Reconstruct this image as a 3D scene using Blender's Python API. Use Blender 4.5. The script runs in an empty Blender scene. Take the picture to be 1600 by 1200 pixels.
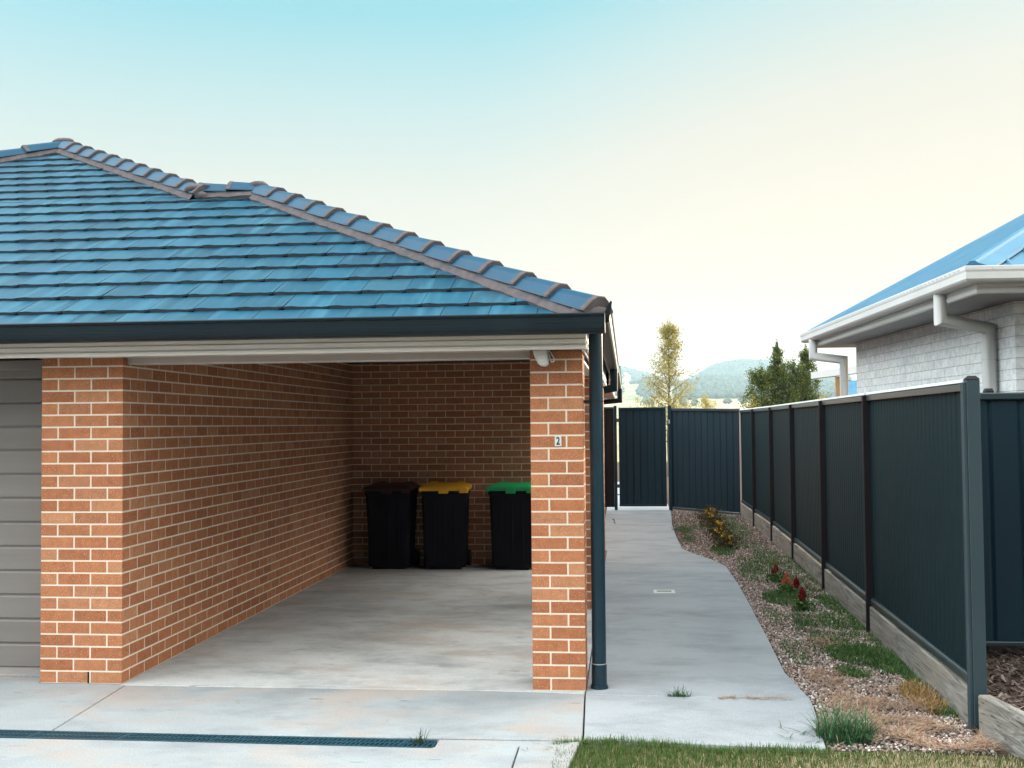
import bpy, bmesh, math, random
import numpy as np
from mathutils import Vector, Matrix
random.seed(7); rng = np.random.default_rng(7)
R = math.radians
S = bpy.context.scene
COL = S.collection
CAM = (3.4687, -7.3554, 1.7636)

# ------------------------------------------------------------------ helpers
class MB:
    def __init__(s): s.v = []; s.f = []; s.m = []; s.sm = []
    def add(s, vs, fs, mi=0, smooth=False):
        b = len(s.v); s.v += [tuple(p) for p in vs]
        for f in fs: s.f.append(tuple(b + i for i in f)); s.m.append(mi); s.sm.append(smooth)
    def box(s, x0, x1, y0, y1, z0, z1, mi=0):
        v = [(x0,y0,z0),(x1,y0,z0),(x1,y1,z0),(x0,y1,z0),(x0,y0,z1),(x1,y0,z1),(x1,y1,z1),(x0,y1,z1)]
        s.add(v, [(0,3,2,1),(4,5,6,7),(0,1,5,4),(1,2,6,5),(2,3,7,6),(3,0,4,7)], mi)
    def bbox(s, x0, x1, y0, y1, z0, z1, b=.006, mi=0):
        """box with chamfered edges"""
        v = []; idx = {}
        for i, (x, sx) in enumerate(((x0,1),(x1,-1))):
            for j, (y, sy) in enumerate(((y0,1),(y1,-1))):
                for k, (z, sz) in enumerate(((z0,1),(z1,-1))):
                    idx[i,j,k] = len(v)
                    v += [(x, y+b*sy, z+b*sz), (x+b*sx, y, z+b*sz), (x+b*sx, y+b*sy, z)]
        I = lambda i,j,k,a: idx[i,j,k]+a
        f = []
        for i in (0,1): f.append([I(i,0,0,0),I(i,1,0,0),I(i,1,1,0),I(i,0,1,0)])
        for j in (0,1): f.append([I(0,j,0,1),I(1,j,0,1),I(1,j,1,1),I(0,j,1,1)])
        for k in (0,1): f.append([I(0,0,k,2),I(1,0,k,2),I(1,1,k,2),I(0,1,k,2)])
        for j in (0,1):
            for k in (0,1): f.append([I(0,j,k,1),I(1,j,k,1),I(1,j,k,2),I(0,j,k,2)])
        for i in (0,1):
            for k in (0,1): f.append([I(i,0,k,0),I(i,1,k,0),I(i,1,k,2),I(i,0,k,2)])
        for i in (0,1):
            for j in (0,1): f.append([I(i,j,0,0),I(i,j,1,0),I(i,j,1,1),I(i,j,0,1)])
        for i in (0,1):
            for j in (0,1):
                for k in (0,1): f.append([I(i,j,k,0),I(i,j,k,1),I(i,j,k,2)])
        s.add(v, f, mi)
    def tube(s, pts, r, n=14, mi=0, cap=True):
        pts = [Vector(p) for p in pts]; rs = r if isinstance(r, (list,tuple)) else [r]*len(pts)
        rings = []
        for i, p in enumerate(pts):
            a = (pts[i]-pts[i-1]).normalized() if i else (pts[1]-pts[0]).normalized()
            b = (pts[i+1]-pts[i]).normalized() if i < len(pts)-1 else a
            d = (a+b).normalized() if (a+b).length > 1e-6 else a
            up = Vector((0,0,1)) if abs(a.z) < .9 else Vector((1,0,0))
            x = a.cross(up).normalized(); y = x.cross(a).normalized()
            ring = []
            for k in range(n):
                t = 2*math.pi*k/n
                o = x*math.cos(t)*rs[i] + y*math.sin(t)*rs[i]
                o = o - a*(o.dot(d)/max(.2, a.dot(d)))       # mitre
                ring.append(p+o)
            rings.append(ring)
        # keep ring orientation consistent between segments
        vs = [v for ring in rings for v in ring]; fs = []
        for i in range(len(pts)-1):
            A = rings[i]; B = rings[i+1]
            best = min(range(n), key=lambda q: sum((B[(k+q)%n]-A[k]).cross((pts[i+1]-pts[i]).normalized()).length for k in range(0,n,3)))
            rings[i+1] = [B[(k+best)%n] for k in range(n)]
            # direction check
        vs = [v for ring in rings for v in ring]
        for i in range(len(pts)-1):
            for k in range(n):
                fs.append((i*n+k, i*n+(k+1)%n, (i+1)*n+(k+1)%n, (i+1)*n+k))
        if cap: fs += [tuple(range(n))[::-1], tuple((len(pts)-1)*n+k for k in range(n))]
        s.add(vs, fs, mi, True)
    def extrude(s, prof, axis, a0, a1, mi=0, closed=True, caps=True, smooth=False):
        """prof list of 2-tuples in the other two axes (x,z)|(y,z)|(x,y); extruded along axis"""
        def mk(p, a):
            return {0:(a,p[0],p[1]), 1:(p[0],a,p[1]), 2:(p[0],p[1],a)}[axis]
        n = len(prof); v = [mk(p,a0) for p in prof]+[mk(p,a1) for p in prof]
        f = [(i,(i+1)%n,n+(i+1)%n,n+i) for i in range(n if closed else n-1)]
        if caps and closed: f += [tuple(range(n))[::-1], tuple(range(n,2*n))]
        s.add(v, f, mi, smooth)
    def build(s, name, mats, parent=None, fix=True):
        me = bpy.data.meshes.new(name)
        me.from_pydata(s.v, [], s.f)
        if not isinstance(mats, (list,tuple)): mats = [mats]
        for m in mats: me.materials.append(m)
        me.polygons.foreach_set('material_index', s.m)
        me.polygons.foreach_set('use_smooth', s.sm)
        if fix:
            bm = bmesh.new(); bm.from_mesh(me); bmesh.ops.recalc_face_normals(bm, faces=bm.faces); bm.to_mesh(me); bm.free()
        if any(s.sm) and hasattr(me, 'set_sharp_from_angle'): me.set_sharp_from_angle(angle=R(40))
        me.update()
        o = bpy.data.objects.new(name, me); COL.objects.link(o)
        if parent is not None: o.parent = parent; o.matrix_parent_inverse = parent.matrix_basis.inverted()
        return o

def fastmesh(name, V, F, mats, parent=None, mi=None):
    """V (n,3) float, F (m,k) int"""
    me = bpy.data.meshes.new(name); V = np.asarray(V, dtype=np.float32); F = np.asarray(F, dtype=np.int32)
    k = F.shape[1]
    me.vertices.add(len(V)); me.vertices.foreach_set('co', V.ravel())
    me.loops.add(F.size); me.loops.foreach_set('vertex_index', F.ravel())
    me.polygons.add(len(F)); me.polygons.foreach_set('loop_start', np.arange(len(F), dtype=np.int32)*k)
    if not isinstance(mats, (list,tuple)): mats = [mats]
    for m in mats: me.materials.append(m)
    if mi is not None: me.polygons.foreach_set('material_index', np.asarray(mi, dtype=np.int32))
    me.update(calc_edges=True); me.validate()
    o = bpy.data.objects.new(name, me); COL.objects.link(o)
    if parent is not None: o.parent = parent; o.matrix_parent_inverse = parent.matrix_basis.inverted()
    return o

def tag(o, label=None, cat=None, group=None, kind=None):
    if label: o['label'] = label
    if cat: o['category'] = cat
    if group: o['group'] = group
    if kind: o['kind'] = kind
    return o
def thing(name, label, cat, loc=(0,0,0), group=None):
    o = bpy.data.objects.new(name, None); o.empty_display_size = .2; COL.objects.link(o); o.location = loc
    bpy.context.view_layer.update()
    return tag(o, label, cat, group)
def copy_thing(o, loc, rz=0, label=None, group=None):
    def cp(src, par):
        c = src.copy(); COL.objects.link(c)
        if par is not None: c.parent = par
        for ch in list(src.children): cp(ch, c)
        return c
    c = cp(o, None); c.location = loc; c.rotation_euler = (0,0,rz)
    if label: c['label'] = label
    if group: c['group'] = group
    return c

# ------------------------------------------------------------------ materials
def mat(name, col=(.5,.5,.5), rough=.6, spec=.5, metal=0, coat=0, coatr=.1):
    m = bpy.data.materials.new(name); m.use_nodes = True
    nt = m.node_tree; b = nt.nodes['Principled BSDF']
    b.inputs['Base Color'].default_value = (*col, 1); b.inputs['Roughness'].default_value = rough
    b.inputs['Specular IOR Level'].default_value = spec; b.inputs['Metallic'].default_value = metal
    b.inputs['Coat Weight'].default_value = coat; b.inputs['Coat Roughness'].default_value = coatr
    m['b'] = 1
    return m, nt, b
def N(nt, t, **kw):
    n = nt.nodes.new(t)
    for k, v in kw.items():
        if k in n.inputs: n.inputs[k].default_value = v
        else: setattr(n, k, v)
    return n
def L(nt, a, b): nt.links.new(a, b)
def coords(nt, scale=(1,1,1)):
    tc = N(nt, 'ShaderNodeTexCoord'); mp = N(nt, 'ShaderNodeMapping'); mp.inputs['Scale'].default_value = scale
    L(nt, tc.outputs['Object'], mp.inputs['Vector']); return mp.outputs['Vector']
def noise(nt, vec, scale, detail=4, rough=.55, dist=0):
    n = N(nt, 'ShaderNodeTexNoise'); n.inputs['Scale'].default_value = scale; n.inputs['Detail'].default_value = detail
    n.inputs['Roughness'].default_value = rough; n.inputs['Distortion'].default_value = dist
    L(nt, vec, n.inputs['Vector']); return n.outputs['Fac']
def ramp(nt, fac, stops, interp='LINEAR'):
    r = N(nt, 'ShaderNodeValToRGB'); r.color_ramp.interpolation = interp; e = r.color_ramp.elements
    while len(e) < len(stops): e.new(.5)
    for el, (p, c) in zip(e, stops):
        el.position = p; el.color = (*c, 1) if len(c) == 3 else c
    L(nt, fac, r.inputs['Fac']); return r.outputs['Color']
def mix(nt, fac, a, b, mode='MIX'):
    m = N(nt, 'ShaderNodeMix'); m.data_type = 'RGBA'; m.blend_type = mode
    for sock, v in ((m.inputs['Factor'], fac), (m.inputs['A'] if False else m.inputs[6], a), (m.inputs[7], b)):
        if hasattr(v, 'links') or hasattr(v, 'is_linked'): L(nt, v, sock)
        elif isinstance(v, (int, float)): sock.default_value = v
        else: sock.default_value = (*v, 1)
    return m.outputs[2]
def math_(nt, op, a, b=None, c=None):
    m = N(nt, 'ShaderNodeMath', operation=op)
    for i, v in enumerate((a, b, c)):
        if v is None: continue
        if hasattr(v, 'is_linked'): L(nt, v, m.inputs[i])
        else: m.inputs[i].default_value = v
    return m.outputs[0]
def bump(nt, b, h, strength=.3, dist=.01):
    n = N(nt, 'ShaderNodeBump'); n.inputs['Strength'].default_value = strength; n.inputs['Distance'].default_value = dist
    L(nt, h, n.inputs['Height']); L(nt, n.outputs['Normal'], b.inputs['Normal']); return n
def island(nt): return N(nt, 'ShaderNodeNewGeometry').outputs['Random Per Island']
G3 = lambda v: (v, v, v)

def brick_mat(name, stops, speck=(.75,.5,.36)):
    m, nt, b = mat(name, rough=.85, spec=.25)
    v = coords(nt); isl = island(nt)
    base = ramp(nt, isl, stops)
    n1 = noise(nt, v, 18, 4); base = mix(nt, ramp(nt, n1, [(.35,G3(.78)),(.7,G3(1.15))]), base, base, 'MIX')
    mul = mix(nt, 1.0, base, ramp(nt, n1, [(.3,G3(.8)),(.72,G3(1.12))]), 'MULTIPLY')
    n2 = noise(nt, v, 130, 3, .75)
    c = mix(nt, ramp(nt, n2, [(.54,G3(0)),(.66,G3(.8))]), mul, speck)
    c = mix(nt, ramp(nt, noise(nt, v, 95, 3, .75), [(.30,G3(.7)),(.42,G3(0))]), c, (.10,.035,.02))
    L(nt, c, b.inputs['Base Color']); bump(nt, b, n2, .5, .004)
    return m
M = {}
M['brick'] = brick_mat('red_brick', [(0,(.48,.165,.066)),(.22,(.39,.128,.05)),(.45,(.52,.195,.080)),(.7,(.46,.155,.060)),(.88,(.55,.24,.115)),(1,(.38,.125,.05))])
def mortar(name, a, bb):
    m, nt, b = mat(name, rough=.95, spec=.1); v = coords(nt)
    L(nt, mix(nt, noise(nt, v, 40, 5), a, bb), b.inputs['Base Color']); bump(nt, b, noise(nt, v, 300, 2), .4, .003); return m
M['mortar'] = mortar('cream_mortar', (.88,.76,.62), (.78,.64,.50))
M['wblock'] = brick_mat('white_block', [(0,(.80,.80,.78)),(.3,(.86,.85,.82)),(.6,(.78,.78,.77)),(.85,(.88,.87,.85)),(1,(.71,.72,.72))], speck=(.75,.74,.72))
# soften the specks on the white blocks
M['wmortar'] = mortar('grey_block_joint', (.33,.33,.34), (.40,.40,.40))

def concrete(name, a=(.40,.43,.44), stain=True, dark=1.0):
    m, nt, b = mat(name, rough=.72, spec=.35)
    v = coords(nt); vs = coords(nt, (.75,1.25,1))
    c = mix(nt, ramp(nt, noise(nt, v, .9, 5, .6), [(.3,G3(0)),(.7,G3(1))]), tuple(x*.86*dark for x in a), tuple(x*1.1*dark for x in a))
    c = mix(nt, ramp(nt, noise(nt, vs, 1.5, 8, .72, .15), [(.46,G3(0)),(.66,G3(.75))]), c, (.21*dark,.225*dark,.235*dark))
    if stain:
        c = mix(nt, ramp(nt, noise(nt, vs, 1.1, 7, .68, .15), [(.49,G3(0)),(.62,G3(.7))]), c, (.40,.32,.265))
        c = mix(nt, ramp(nt, noise(nt, vs, 7.5, 3, .6, .5), [(.64,G3(0)),(.69,G3(.35))]), c, (.25,.18,.14))
        c = mix(nt, ramp(nt, noise(nt, coords(nt,(.3,1.3,1)), 9, 2, .5, .3), [(.70,G3(0)),(.74,G3(.6))]), c, (.10,.09,.09))
    n2 = noise(nt, v, 120, 3, .7)
    c = mix(nt, ramp(nt, n2, [(.36,G3(.55)),(.5,G3(0))]), c, tuple(x*.55 for x in a))
    c = mix(nt, ramp(nt, n2, [(.58,G3(0)),(.72,G3(.6))]), c, (.62,.64,.63))
    L(nt, c, b.inputs['Base Color'])
    h = math_(nt, 'ADD', n2, math_(nt, 'MULTIPLY', noise(nt, coords(nt,(.8,1.6,1)), 9, 3), 1.2))
    bump(nt, b, h, .25, .004); return m
M['conc'] = concrete('driveway_concrete', (.335,.36,.365))
M['path'] = concrete('path_concrete', (.36,.375,.385), False)
M['conc_in'] = concrete('carport_concrete', (.56,.55,.525))
def soil(name, a, bb, sc=12):
    m, nt, b = mat(name, rough=.95, spec=.1); v = coords(nt)
    L(nt, ramp(nt, noise(nt, v, sc, 6, .7), [(.35,a),(.65,bb)]), b.inputs['Base Color']); bump(nt, b, noise(nt, v, sc*6, 4), .7, .02); return m
M['soil'] = soil('dark_soil', (.055,.038,.03), (.13,.09,.07))
M['lawnsoil'] = soil('lawn_soil', (.05,.05,.02), (.14,.12,.06))
def paddock():
    m, nt, b = mat('dry_grass_land', rough=.95, spec=.1); v = coords(nt)
    c = ramp(nt, noise(nt, v, .006, 6, .65), [(.35,(.30,.25,.15)),(.5,(.42,.36,.22)),(.65,(.24,.23,.13))])
    c = mix(nt, ramp(nt, noise(nt, v, .02, 5, .7), [(.45,G3(0)),(.6,G3(.6))]), c, (.12,.14,.07))
    L(nt, c, b.inputs['Base Color']); return m
M['land'] = paddock()
def stones():
    m, nt, b = mat('gravel_stone', rough=.8, spec=.3); isl = island(nt); v = coords(nt)
    c = ramp(nt, isl, [(0,(.26,.18,.145)),(.15,(.38,.28,.235)),(.3,(.12,.09,.08)),(.42,(.46,.37,.31)),(.55,(.30,.20,.16)),(.66,(.20,.185,.18)),(.76,(.54,.46,.40)),(.87,(.34,.235,.185)),(.96,(.80,.76,.70)),(1,(.85,.82,.78))], 'CONSTANT')
    c = mix(nt, 1.0, c, ramp(nt, noise(nt, v, 90, 3), [(.3,G3(.7)),(.7,G3(1.2))]), 'MULTIPLY')
    L(nt, c, b.inputs['Base Color']); return m
M['stone'] = stones()
def leafmat(name, stops, rough=.6, trans=.3, spec=.3):
    m, nt, b = mat(name, rough=rough, spec=spec)
    c = ramp(nt, island(nt), stops); L(nt, c, b.inputs['Base Color'])
    if trans:
        t = N(nt, 'ShaderNodeBsdfTranslucent'); L(nt, c, t.inputs['Color'])
        ms = N(nt, 'ShaderNodeMixShader'); ms.inputs[0].default_value = trans
        out = nt.nodes['Material Output']; L(nt, b.outputs[0], ms.inputs[1]); L(nt, t.outputs[0], ms.inputs[2]); L(nt, ms.outputs[0], out.inputs['Surface'])
    return m
M['grass'] = leafmat('green_grass', [(0,(.03,.075,.012)),(.3,(.045,.11,.018)),(.6,(.07,.15,.025)),(.85,(.11,.17,.035)),(1,(.28,.24,.10))])
M['grassdry'] = leafmat('dry_grass', [(0,(.42,.33,.17)),(.4,(.55,.45,.27)),(.7,(.34,.27,.13)),(.9,(.62,.53,.36)),(1,(.20,.20,.07))])
M['straw'] = leafmat('red_brown_straw', [(0,(.40,.22,.14)),(.4,(.52,.34,.22)),(.7,(.33,.17,.10)),(1,(.62,.48,.34))], trans=.15)
M['weed'] = leafmat('weed_leaf', [(0,(.03,.075,.018)),(.4,(.05,.12,.028)),(.75,(.085,.17,.04)),(1,(.17,.21,.06))])
M['weeddull'] = leafmat('dusty_weed_leaf', [(0,(.06,.085,.045)),(.5,(.10,.13,.07)),(1,(.17,.17,.10))])
M['tuft'] = leafmat('tuft_grass', [(0,(.025,.08,.035)),(.4,(.04,.12,.05)),(.8,(.08,.18,.07)),(1,(.26,.25,.12))])
M['birch'] = leafmat('yellow_green_leaf', [(0,(.30,.26,.07)),(.35,(.46,.38,.10)),(.6,(.22,.21,.07)),(.85,(.56,.46,.16)),(1,(.14,.15,.06))], trans=.5)
M['conif'] = leafmat('dark_green_leaf', [(0,(.035,.06,.014)),(.4,(.075,.11,.02)),(.75,(.13,.17,.035)),(1,(.26,.26,.06))], trans=.4)
M['yellowleaf'] = leafmat('golden_leaf', [(0,(.34,.27,.06)),(.5,(.50,.40,.09)),(1,(.22,.21,.05))], trans=.5)
M['farwood'] = leafmat('far_tree_crown', [(0,(.03,.055,.05)),(.5,(.045,.075,.06)),(1,(.08,.105,.08))], trans=0)
M['bark'] = soil('grey_brown_bark', (.10,.075,.055), (.22,.18,.14), 30)
M['mulch'] = leafmat('bark_chip', [(0,(.035,.022,.018)),(.4,(.07,.045,.035)),(.75,(.12,.085,.07)),(1,(.22,.18,.15))], trans=0, rough=.8)
M['celred'] = leafmat('crimson_plume', [(0,(.20,.006,.010)),(.5,(.28,.010,.016)),(1,(.12,.006,.010))], trans=.2)
M['celor'] = leafmat('salmon_plume', [(0,(.55,.12,.06)),(.5,(.62,.20,.10)),(1,(.42,.08,.05))], trans=.2)
M['celdk'] = leafmat('dull_red_plume', [(0,(.28,.04,.03)),(.5,(.38,.07,.05)),(1,(.20,.03,.03))], trans=.2)
M['petal'] = leafmat('orange_petal', [(0,(.70,.36,.03)),(.5,(.75,.52,.05)),(1,(.55,.20,.03))], trans=.25)
M['darkleaf'] = leafmat('bronze_leaf', [(0,(.05,.03,.015)),(.5,(.08,.055,.02)),(1,(.05,.075,.02))])

def tilemat():
    m, nt, b = mat('blue_glazed_tile', rough=.36, spec=.38, coat=.0)
    v = coords(nt); vs = coords(nt, (1,1,1))
    c = ramp(nt, island(nt), [(0,(.005,.055,.092)),(.45,(.006,.073,.122)),(.85,(.010,.090,.145)),(1,(.020,.083,.122))])
    st = noise(nt, coords(nt, (7,.7,.7)), 1.4, 3, .5)
    c = mix(nt, ramp(nt, st, [(.50,G3(0)),(.70,G3(.6))]), c, (.04,.17,.24))
    c = mix(nt, ramp(nt, noise(nt, v, 1.2, 4), [(.4,G3(0)),(.7,G3(.35))]), c, (.008,.062,.11))
    c = mix(nt, ramp(nt, noise(nt, v, 55, 2), [(.76,G3(0)),(.79,G3(.7))]), c, (.45,.5,.5))
    L(nt, c, b.inputs['Base Color']); bump(nt, b, noise(nt, v, 150, 3), .12, .003)
    L(nt, ramp(nt, st, [(.3,G3(.30)),(.7,G3(.46))]), b.inputs['Roughness']); return m
M['tile'] = tilemat()
def var(name, a, bb, sc, rough, spec=.4, coat=0, bs=.1, stretch=(1,1,1), metal=0):
    m, nt, b = mat(name, rough=rough, spec=spec, coat=coat, metal=metal)
    v = coords(nt, stretch); n = noise(nt, v, sc, 5, .6)
    L(nt, ramp(nt, n, [(.32,a),(.68,bb)]), b.inputs['Base Color'])
    if bs: bump(nt, b, noise(nt, v, sc*9, 3), bs, .003)
    return m
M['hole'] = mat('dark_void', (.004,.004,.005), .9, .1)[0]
M['butt'] = var('tile_edge_grey', (.022,.032,.042), (.036,.048,.06), 9, .8, .2)
M['cap'] = var('blue_ridge_tile', (.003,.050,.098), (.005,.066,.122), 4, .45, .3)
M['point'] = var('mauve_pointing', (.095,.082,.084), (.14,.118,.118), 16, .9, .15, bs=.5)
M['gutter'] = var('dark_slate_paint', (.008,.016,.021), (.011,.021,.027), 2, .42, .25, bs=0)
M['pipe'] = var('dark_teal_paint', (.007,.027,.040), (.010,.034,.049), 3, .36, .4, bs=0)
M['fascia'] = var('cream_fascia_paint', (.84,.77,.69), (.90,.83,.75), 3, .5, .4, stretch=(.3,1,1), bs=.03)
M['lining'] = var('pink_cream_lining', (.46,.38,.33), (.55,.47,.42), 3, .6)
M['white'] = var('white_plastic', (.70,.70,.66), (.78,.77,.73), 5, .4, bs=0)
M['dgrey'] = mat('dark_lens', (.18,.19,.20), .3)[0]
M['black'] = mat('black_paint', (.012,.010,.012), .5)[0]
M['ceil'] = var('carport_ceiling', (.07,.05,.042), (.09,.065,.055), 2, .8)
M['door'] = var('grey_brown_door', (.225,.198,.178), (.27,.24,.216), 1.5, .5, .4, stretch=(.25,1,3), bs=.15)
M['fence'] = var('slate_green_steel', (.0025,.013,.0165), (.0035,.0165,.0205), 1.2, .62, .16, stretch=(1,1,.3), bs=0)
M['endpost'] = var('slate_post_paint', (.030,.050,.058), (.036,.058,.066), 1.5, .5, .3, bs=0)
M['rail'] = var('slate_green_rail', (.014,.028,.034), (.018,.034,.04), 2, .30, .6, bs=0)
M['gate'] = var('blue_green_steel', (.004,.017,.027), (.006,.023,.034), 1.2, .5, .25, stretch=(1,1,.3), bs=0)
M['postdk'] = var('dark_brown_post', (.011,.008,.010), (.014,.010,.012), 2, .6, .2, bs=0)
M['drain'] = var('dark_blue_plastic', (.014,.050,.070), (.022,.068,.09), 6, .45, .4)
def sleeper():
    m, nt, b = mat('weathered_timber', rough=.85, spec=.2)
    v = coords(nt, (6,.5,7)); w = noise(nt, v, 3.5, 6, .65, 1.2)
    c = ramp(nt, w, [(.3,(.09,.082,.07)),(.48,(.21,.195,.17)),(.62,(.32,.305,.275)),(.75,(.17,.155,.13))])
    c = mix(nt, ramp(nt, noise(nt, coords(nt), 2.2, 4), [(.4,G3(0)),(.65,G3(.6))]), c, (.26,.23,.185))
    c = mix(nt, ramp(nt, noise(nt, coords(nt,(12,.3,14)), 5, 2), [(.30,G3(.9)),(.36,G3(0))]), c, (.05,.04,.03))
    L(nt, c, b.inputs['Base Color']); bump(nt, b, w, .6, .008); return m
M['sleeper'] = sleeper()
M['wpaint'] = var('white_metal_paint', (.58,.565,.54), (.64,.625,.60), 2, .42, .4, bs=0)
M['wsoffit'] = var('grey_soffit_board', (.32,.31,.32), (.38,.37,.38), 1.5, .7, .3, bs=0)
M['wroof'] = var('pale_blue_steel', (.045,.17,.27), (.08,.215,.31), 3.5, .42, .4, bs=.1)
M['binbody'] = var('dark_bin_plastic', (.004,.003,.007), (.006,.005,.010), 8, .6, .15, bs=.1)
M['lidred'] = var('dark_red_lid', (.028,.002,.004), (.04,.003,.006), 8, .5, .4, bs=0)
M['lidyel'] = var('yellow_lid', (.90,.42,.015), (.95,.50,.02), 8, .45, .4, bs=0)
M['lidgrn'] = var('green_lid', (.01,.34,.10), (.012,.40,.13), 8, .45, .4, bs=0)
M['galv'] = mat('galvanised_steel', (.55,.57,.58), .4, .5, .6)[0]
M['patiopost'] = var('tan_timber_post', (.38,.22,.09), (.50,.30,.13), 3, .7)
M['wire'] = mat('dark_wire', (.03,.03,.03), .6)[0]

# ------------------------------------------------------------------ brick walls
CH = .0842; BW = .24; JT = .0115
def brick_face(mb, o, u, n, length, height, phase=0, ends=(True,True), course=CH, bw=BW, joint=JT, half=None, depth=.0018, z0=0, mi_b=0, mi_m=1):
    """o origin at floor, u unit vector along the wall, n outward normal"""
    o = Vector(o); u = Vector(u); n = Vector(n); z = Vector((0,0,1)); half = bw/2 if half is None else half
    def P(a, h, d): return o + u*a + z*(h) + n*d
    mb.add([P(0,z0,-depth),P(length,z0,-depth),P(length,height,-depth),P(0,height,-depth)], [(0,1,2,3)], mi_m)
    rows = int(math.ceil((height-z0)/course-1e-6)); ch = .0010
    for r in range(rows):
        b0 = z0 + r*course + joint/2; b1 = min(z0+(r+1)*course - joint/2, height)
        if b1-b0 < .006: continue
        first = (half if (r+phase) % 2 == 0 else bw) - joint/2
        a = 0.; e = first; k = 0
        while a < length-.004:
            e2 = min(e, length)
            if length - e2 < .02: e2 = length
            ja = random.uniform(-.0008,.0008); jd = random.uniform(-.0004,.0003)
            l, rr = a+(ja if a > 0 else 0), e2
            li = 0 if a == 0 else ch; ri = 0 if e2 >= length else ch
            if rr-l > .008:
                v = [P(l,b0,-depth),P(rr,b0,-depth),P(rr,b1,-depth),P(l,b1,-depth),
                     P(l+li,b0+ch,jd),P(rr-ri,b0+ch,jd),P(rr-ri,b1-ch,jd),P(l+li,b1-ch,jd)]
                if a == 0 and ends[0]:
                    for q in (4,7): v[q] = P(l, (b0+ch) if q==4 else (b1-ch), 0)
                if e2 >= length and ends[1]:
                    for q in (5,6): v[q] = P(rr, (b0+ch) if q==5 else (b1-ch), 0)
                fs = [(4,5,6,7),(0,1,5,4),(3,7,6,2)]
                if a > 0: fs.append((0,4,7,3))
                if e2 < length: fs.append((1,2,6,5))
                mb.add(v, fs, mi_b)
            a = e + joint; e = e + bw
    return mb

house = thing('brick_house', 'red brick house with blue tiled hip roof, garage door and open carport', 'house', (0,0,0))
WT = 2.25            # wall top
D = 6.50             # carport depth
W = 2.836; PW = .35
# left pier + long side wall of the carport
b = MB()
brick_face(b, (-.59,0,0), (1,0,0), (0,-1,0), .59, WT, 0)
brick_face(b, (0,0,0), (0,1,0), (1,0,0), D, 2.545, 0)
b.box(-.20,-.004,.43,D+.2,.0,2.545,1)
brick_face(b, (-.59,.42,0), (0,-1,0), (-1,0,0), .42, WT, 0)
b.build('brick_wall', [M['brick'], M['mortar']], house, fix=False)
wh = MB(); wh.box(-.246,-.236,-.0016,.004,.004,.080); wh.build('weep_hole', M['hole'], house)
b = MB(); brick_face(b, (.0,D,0), (1,0,0), (0,-1,0), W+PW, 2.545, 1)
b.box(.0,W+PW-.004,D+.004,D+.2,.0,2.545,1)
brick_face(b, (W+PW,D,0), (0,1,0), (1,0,0), .62, WT+.2, 0)
b.build('brick_wall', [M['brick'], M['mortar']], house, fix=False)
def pillar(y0):
    b = MB(); x0, x1 = W, W+PW
    brick_face(b, (x0,y0,0), (1,0,0), (0,-1,0), PW, WT, 0)
    brick_face(b, (x1,y0,0), (0,1,0), (1,0,0), PW, WT, 0)
    brick_face(b, (x1,y0+PW,0), (-1,0,0), (0,1,0), PW, WT, 0)
    brick_face(b, (x0,y0+PW,0), (0,-1,0), (-1,0,0), PW, WT, 0)
    # raked bed at the foot
    return b.build('brick_pillar', [M['brick'], M['mortar']], house, fix=False)
pillar(0); pillar(3.2)
# wall left of the double garage door, and the house body behind
b = MB(); brick_face(b, (-9.2,0,0), (1,0,0), (0,-1,0), 3.4, WT, 0)
brick_face(b, (-5.8,0,0), (0,1,0), (1,0,0), .42, WT, 0)
brick_face(b, (-9.2,9.4,0), (0,-1,0), (-1,0,0), 9.4, WT, 0)
b.build('brick_wall', [M['brick'], M['mortar']], house, fix=False)
b = MB(); brick_face(b, (3.0,D+.62,0), (0,1,0), (1,0,0), 7.3, WT+.2, 0)
brick_face(b, (3.0,13.92,0), (-1,0,0), (0,1,0), 12.2, WT+.2, 0)
b.build('brick_wall', [M['brick'], M['mortar']], house, fix=False)

# garage door: sectional panels with grooves
gd = MB(); y = .40; p = .1765; z = .012
prof = [(y, z)]
while z < 2.2:
    prof += [(y, z+.006), (y-.008, z+.014), (y-.010, z+p-.016), (y-.006, z+p-.007), (y+.004, z+p-.003)]
    z += p
prof += [(y+.04, z), (y+.04, .012)]
gd.extrude(prof, 0, -5.8, -.592)
gdo = gd.build('garage_door', M['door'], house)
s = MB(); s.box(-5.8,-.592,.385,.402,.0005,.011); s.build('rubber_seal', M['pipe'], gdo)
h = MB(); h.bbox(-5.8,-.592,.28,.41,2.19,2.26,.003); h.build('door_header', M['door'], house)

# lintels, linings, ceiling
l = MB(); l.bbox(.002,W-.002,.06,.235,2.205,2.55,.004); l.build('lintel', M['lining'], house)
l = MB(); l.bbox(-9.2,3.19,-.172,-.003,2.262,2.275,.002); l.bbox(.003,W-.003,-.002,.0595,2.2495,2.2615,.002); l.bbox(-.592,.40,-.172,-.004,2.250,2.2615,.002); l.build('soffit', M['lining'], house)
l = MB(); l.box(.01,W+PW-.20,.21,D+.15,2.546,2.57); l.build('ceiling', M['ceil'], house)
l = MB(); l.box(3.0,3.17,PW+.01,3.19,2.21,2.44); l.box(3.0,3.17,3.56,D-.01,2.21,2.44); l.build('side_beam', M['fascia'], house)

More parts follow.
